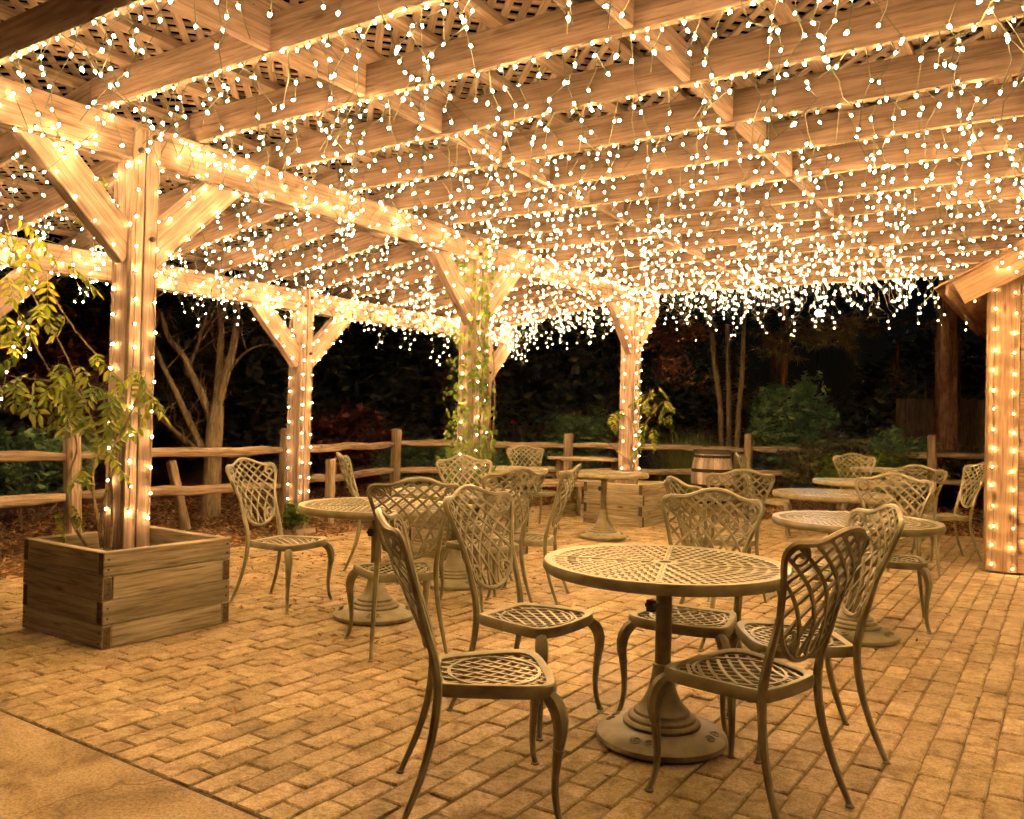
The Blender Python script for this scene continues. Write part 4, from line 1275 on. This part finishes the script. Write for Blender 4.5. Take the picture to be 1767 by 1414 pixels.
def leaf_at(root, p, k, s=1.0, hd=None):
    r = rng
    rz = r.uniform(0, 6.28) if hd is None else hd
    M = Matrix.Translation(Vector(tuple(map(float, p)))) @ Matrix.Rotation(rz, 4, 'Z') @ Matrix.Rotation(r.uniform(.1, 1.0), 4, 'Y') @ Matrix.Rotation(r.normal(0, .4), 4, 'X') @ Matrix.Scale(s, 4)
    part('leaf', LV[k], root, M)
# wisteria in the near planter
vr = W(-.2, .2, .40)
vn = thing('wisteria_vine', vr, 'young wisteria with yellow-green leaves growing in the near planter box', 'vine')
m = MB()
DV = 5.0
def vp(l): return [at(x, y, d) for x, y, d in l]
stems = [vp([(180, 945, 5.05), (172, 900, 5.0), (185, 840, 5.0), (205, 790, 4.95), (196, 740, 4.95), (175, 690, 4.9), (190, 640, 4.9)]),
         vp([(176, 945, 5.1), (165, 880, 5.1), (158, 820, 5.1), (170, 760, 5.1), (150, 700, 5.1), (120, 660, 5.0), (85, 640, 5.0)]),
         vp([(150, 942, 5.05), (124, 905, 5.0), (114, 860, 5.0), (120, 810, 5.0), (135, 780, 5.0), (128, 740, 5.0), (105, 690, 5.0)]),
         vp([(190, 945, 5.0), (196, 870, 4.95), (186, 800, 4.95), (215, 740, 4.9), (235, 690, 4.85), (250, 650, 4.85)]),
         vp([(120, 660, 5.0), (60, 655, 5.1), (20, 650, 5.2), (-20, 640, 5.3)]),
         vp([(150, 700, 5.1), (110, 600, 5.3), (60, 520, 5.4), (30, 440, 5.5), (10, 380, 5.6)]),
         vp([(85, 640, 5.0), (40, 560, 5.2), (10, 500, 5.3)]),
         vp([(190, 640, 4.9), (120, 560, 5.3), (75, 480, 5.5), (60, 420, 5.6), (70, 370, 5.7)])]
for i, s in enumerate(stems):
    q = smooth_path(s, 2); m.tube(q, list(np.linspace(.011 if i < 4 else .006, .003, len(q))), 6)
part('stem', m.mesh('stem', STEM), vn)
spots = [(60, 650, 5.0), (90, 640, 5.0), (110, 660, 5.0), (130, 640, 5.0), (150, 670, 4.95), (170, 640, 4.9), (175, 700, 4.9), (165, 720, 4.9), (190, 690, 4.9), (200, 720, 4.85), (215, 700, 4.85), (225, 670, 4.85), (235, 650, 4.8), (245, 640, 4.8),
         (205, 660, 4.85), (120, 700, 5.0), (100, 620, 5.0), (35, 660, 5.1), (10, 640, 5.2), (150, 750, 5.0), (130, 790, 5.0), (95, 875, 5.0), (110, 860, 5.0), (160, 800, 4.95), (180, 650, 4.85), (210, 745, 4.85), (225, 730, 4.85), (250, 665, 4.8), (262, 660, 4.8), (140, 720, 4.95), (85, 690, 5.0), (185, 760, 4.9), (40, 620, 5.1), (70, 670, 5.0), (150, 620, 4.9)]
for i, (x, y, d) in enumerate(spots):
    for rep in range(1 + (i % 3 == 0)):
        leaf_at(vn, at(x + rng.normal(0, 10), y + rng.normal(0, 12), d + rng.normal(0, .08)), int(rng.choice([0, 1, 2, 3, 0, 1, 4])), rng.uniform(.75, 1.25))
for i in range(21):
    x, y = rng.uniform(-15, 115), rng.uniform(330, 590)
    if x > 60 and y < 430: continue
    leaf_at(vn, at(x, y, 5.35 + rng.normal(0, .15)), int(rng.choice([4, 5, 4, 5, 0])), rng.uniform(.85, 1.45))
for i in range(9):
    leaf_at(vn, at(rng.uniform(160, 196), rng.uniform(285, 380), 5.5), int(rng.choice([0, 1, 5])), rng.uniform(.7, 1.1))
ls = LightString(at(60, 540, 5.4), 'loose string of lights tangled in the yellowing vine at the left edge', 'loose lights in the vine')
pts = [at(x, y, 5.35 + rng.normal(0, .08)) for x, y in ((-6, 420), (7, 413), (22, 438), (50, 440), (66, 398), (90, 391), (70, 412), (113, 425), (87, 470), (62, 485), (45, 495), (57, 498), (75, 527), (34, 556), (47, 562), (47, 575), (22, 597), (50, 600), (43, 612), (12, 640), (2, 688))]
ls.path(pts)
for p in pts: ls.bulb(p)
ls.done(7)
# ivy on the middle post
iv = thing('ivy_vine', W(SP, -.12, .4), 'bright ivy climbing the middle lit post', 'vine')
m = MB()
for k in range(5):
    a0, zz = SP + rng.uniform(-.12, .12), np.linspace(.40, rng.uniform(2.2, 3.0), 10)
    m.tube([W(a0 + .03 * math.sin(z * 4 + k), -.145 - .01 * k, z) for z in zz], .006, 5)
part('stem', m.mesh('stem', STEM), iv)
m = MB(); r = np.random.default_rng(77)
for i in range(1500):
    z = .42 + 2.55 * r.random() ** 2.6
    wdt = .11 if z < 1.5 else .035
    side = r.random()
    if side < .5: p = W(SP - .06 + r.normal(0, wdt * .7), -.15 - abs(r.normal(0, .05 if z < 1.6 else .03)), z); nd = -VD
    else: p = W(SP - .13 - abs(r.normal(0, .06 if z < 1.6 else .02)), r.normal(0, .10), z); nd = -UD
    nd = nd + r.normal(0, .5, 3); nd /= np.linalg.norm(nd)
    d = np.array([0, 0, -1.0]) + r.normal(0, .6, 3); d -= nd * d.dot(nd); d /= np.linalg.norm(d); s_ = np.cross(nd, d)
    l = r.uniform(.034, .068); k = len(m.V)
    m.V += [p, p + d * l * .35 + s_ * l * .45, p + d * l, p + d * l * .35 - s_ * l * .45]; m.F.append([k, k + 1, k + 2, k + 3])
tag(part('foliage', m.mesh('foliage', IVY, False), iv), kind='stuff')
# wisteria at the far post
v2 = thing('small_wisteria', W(2 * SP - .05, -.18, .4), 'small wisteria with drooping leaves on the far post', 'vine')
m = MB(); dP = float((W(2 * SP, -.2) - Cpos).dot(_F))
for l in ([(1090, 822, 0), (1100, 780, -.05), (1098, 740, -.05), (1110, 705, -.05), (1125, 670, -.05)], [(1096, 740, -.05), (1080, 715, -.08), (1062, 712, -.08)], [(1100, 760, -.05), (1120, 720, -.08), (1145, 690, -.08), (1155, 700, -.08)], [(1093, 800, 0), (1060, 775, -.05), (1042, 757, -.05)]):
    q = smooth_path([at(x, y, dP + d) for x, y, d in l], 2); m.tube(q, list(np.linspace(.010, .003, len(q))), 5)
part('stem', m.mesh('stem', STEM), v2)
for (x, y) in ((1062, 712), (1070, 708), (1058, 720), (1112, 690), (1125, 672), (1135, 680), (1120, 700), (1145, 690), (1150, 705), (1155, 715), (1140, 712), (1130, 692), (1115, 725), (1127, 735), (1108, 770), (1110, 755), (1118, 680), (1148, 698), (1080, 705), (1132, 665)):
    leaf_at(v2, at(x, y, dP - .08 + rng.normal(0, .05)), int(rng.choice([0, 1, 2, 0, 4])), rng.uniform(.8, 1.2))
# weeds at the foot of the slim post
bush('weedy_plant', 'small leafy weed at the foot of the slim outer post', 512, 9.25, .22, (.16, .14, .22), 420, .04, IVY, 61, 24, cat='plant')

# ------------------------------------------------------------------ fallen leaves
m = MB(); r = np.random.default_rng(9)
def dead(p, s):
    a = r.normal(0, 1, 3); a[2] *= .25; a /= np.linalg.norm(a); b = np.cross(a, [0, 0, 1.0]) + r.normal(0, .3, 3); b /= np.linalg.norm(b)
    c = np.cross(a, b); k = len(m.V)
    if c[2] < 0: c = -c
    m.V.extend([p - a * s, p + b * s * .5 + c * s * .15, p + a * s, p - b * s * .5 + c * s * .2]); m.F.append([k, k + 1, k + 2, k + 3])
for i in range(60000):
    a_, b_ = r.uniform(-2, 13), r.uniform(-5, 6.5)
    if a_ < U1 + .05 and b_ < VL + .03: continue
    p = W(a_, b_, -.025 + r.random() * .03)
    if not inframe(p, 60) or np.linalg.norm(p) > 17: continue
    dead(p, r.uniform(.02, .042))
tag(link('leaf_litter', m.mesh('leaf_litter', BROWNLEAF, False)), 'brown fallen leaves covering the bed beyond the patio edge', 'leaves', kind='stuff')
m = MB()
for (cu, cv_, su, sv, n) in ((1.4, .9, .9, .5, 150), (2.6, 1.3, 1.0, .5, 160), (.6, .2, .8, .5, 40), (3.5, -2, 4, 2.2, 130), (2.5, .2, .8, .6, 60), (8.3, -1, .35, 3, 120), (.2, -1.4, .6, .5, 12)):
    for i in range(n):
        a_, b_ = cu + r.normal(0, su), cv_ + r.normal(0, sv)
        if not (U0 < a_ < U1 and VR < b_ < VL): continue
        if abs(a_) < .45 and abs(b_) < .45: continue
        dead(W(a_, b_, .006), r.uniform(.012, .03))
for (x, y, n_) in ((430, 985, 26), (540, 962, 30), (404, 1040, 22), (490, 1003, 26), (640, 1102, 14), (575, 925, 30), (470, 945, 30), (300, 1040, 0), (1180, 1195, 5), (520, 1040, 8), (700, 1010, 12), (940, 960, 10), (1320, 1000, 6)):
    q = grd(x, y)
    for i in range(n_): dead(q + np.array([r.normal(0, .16), r.normal(0, .12), .008 + r.random() * .008]), r.uniform(.014, .032))
tag(link('scattered_leaves', m.mesh('scattered_leaves', BROWNLEAF, False)), 'dry leaves scattered thinly over the paving bricks', 'leaves', kind='stuff')
print('bulbs on rafters', nb, 'objects', len(bpy.data.objects))
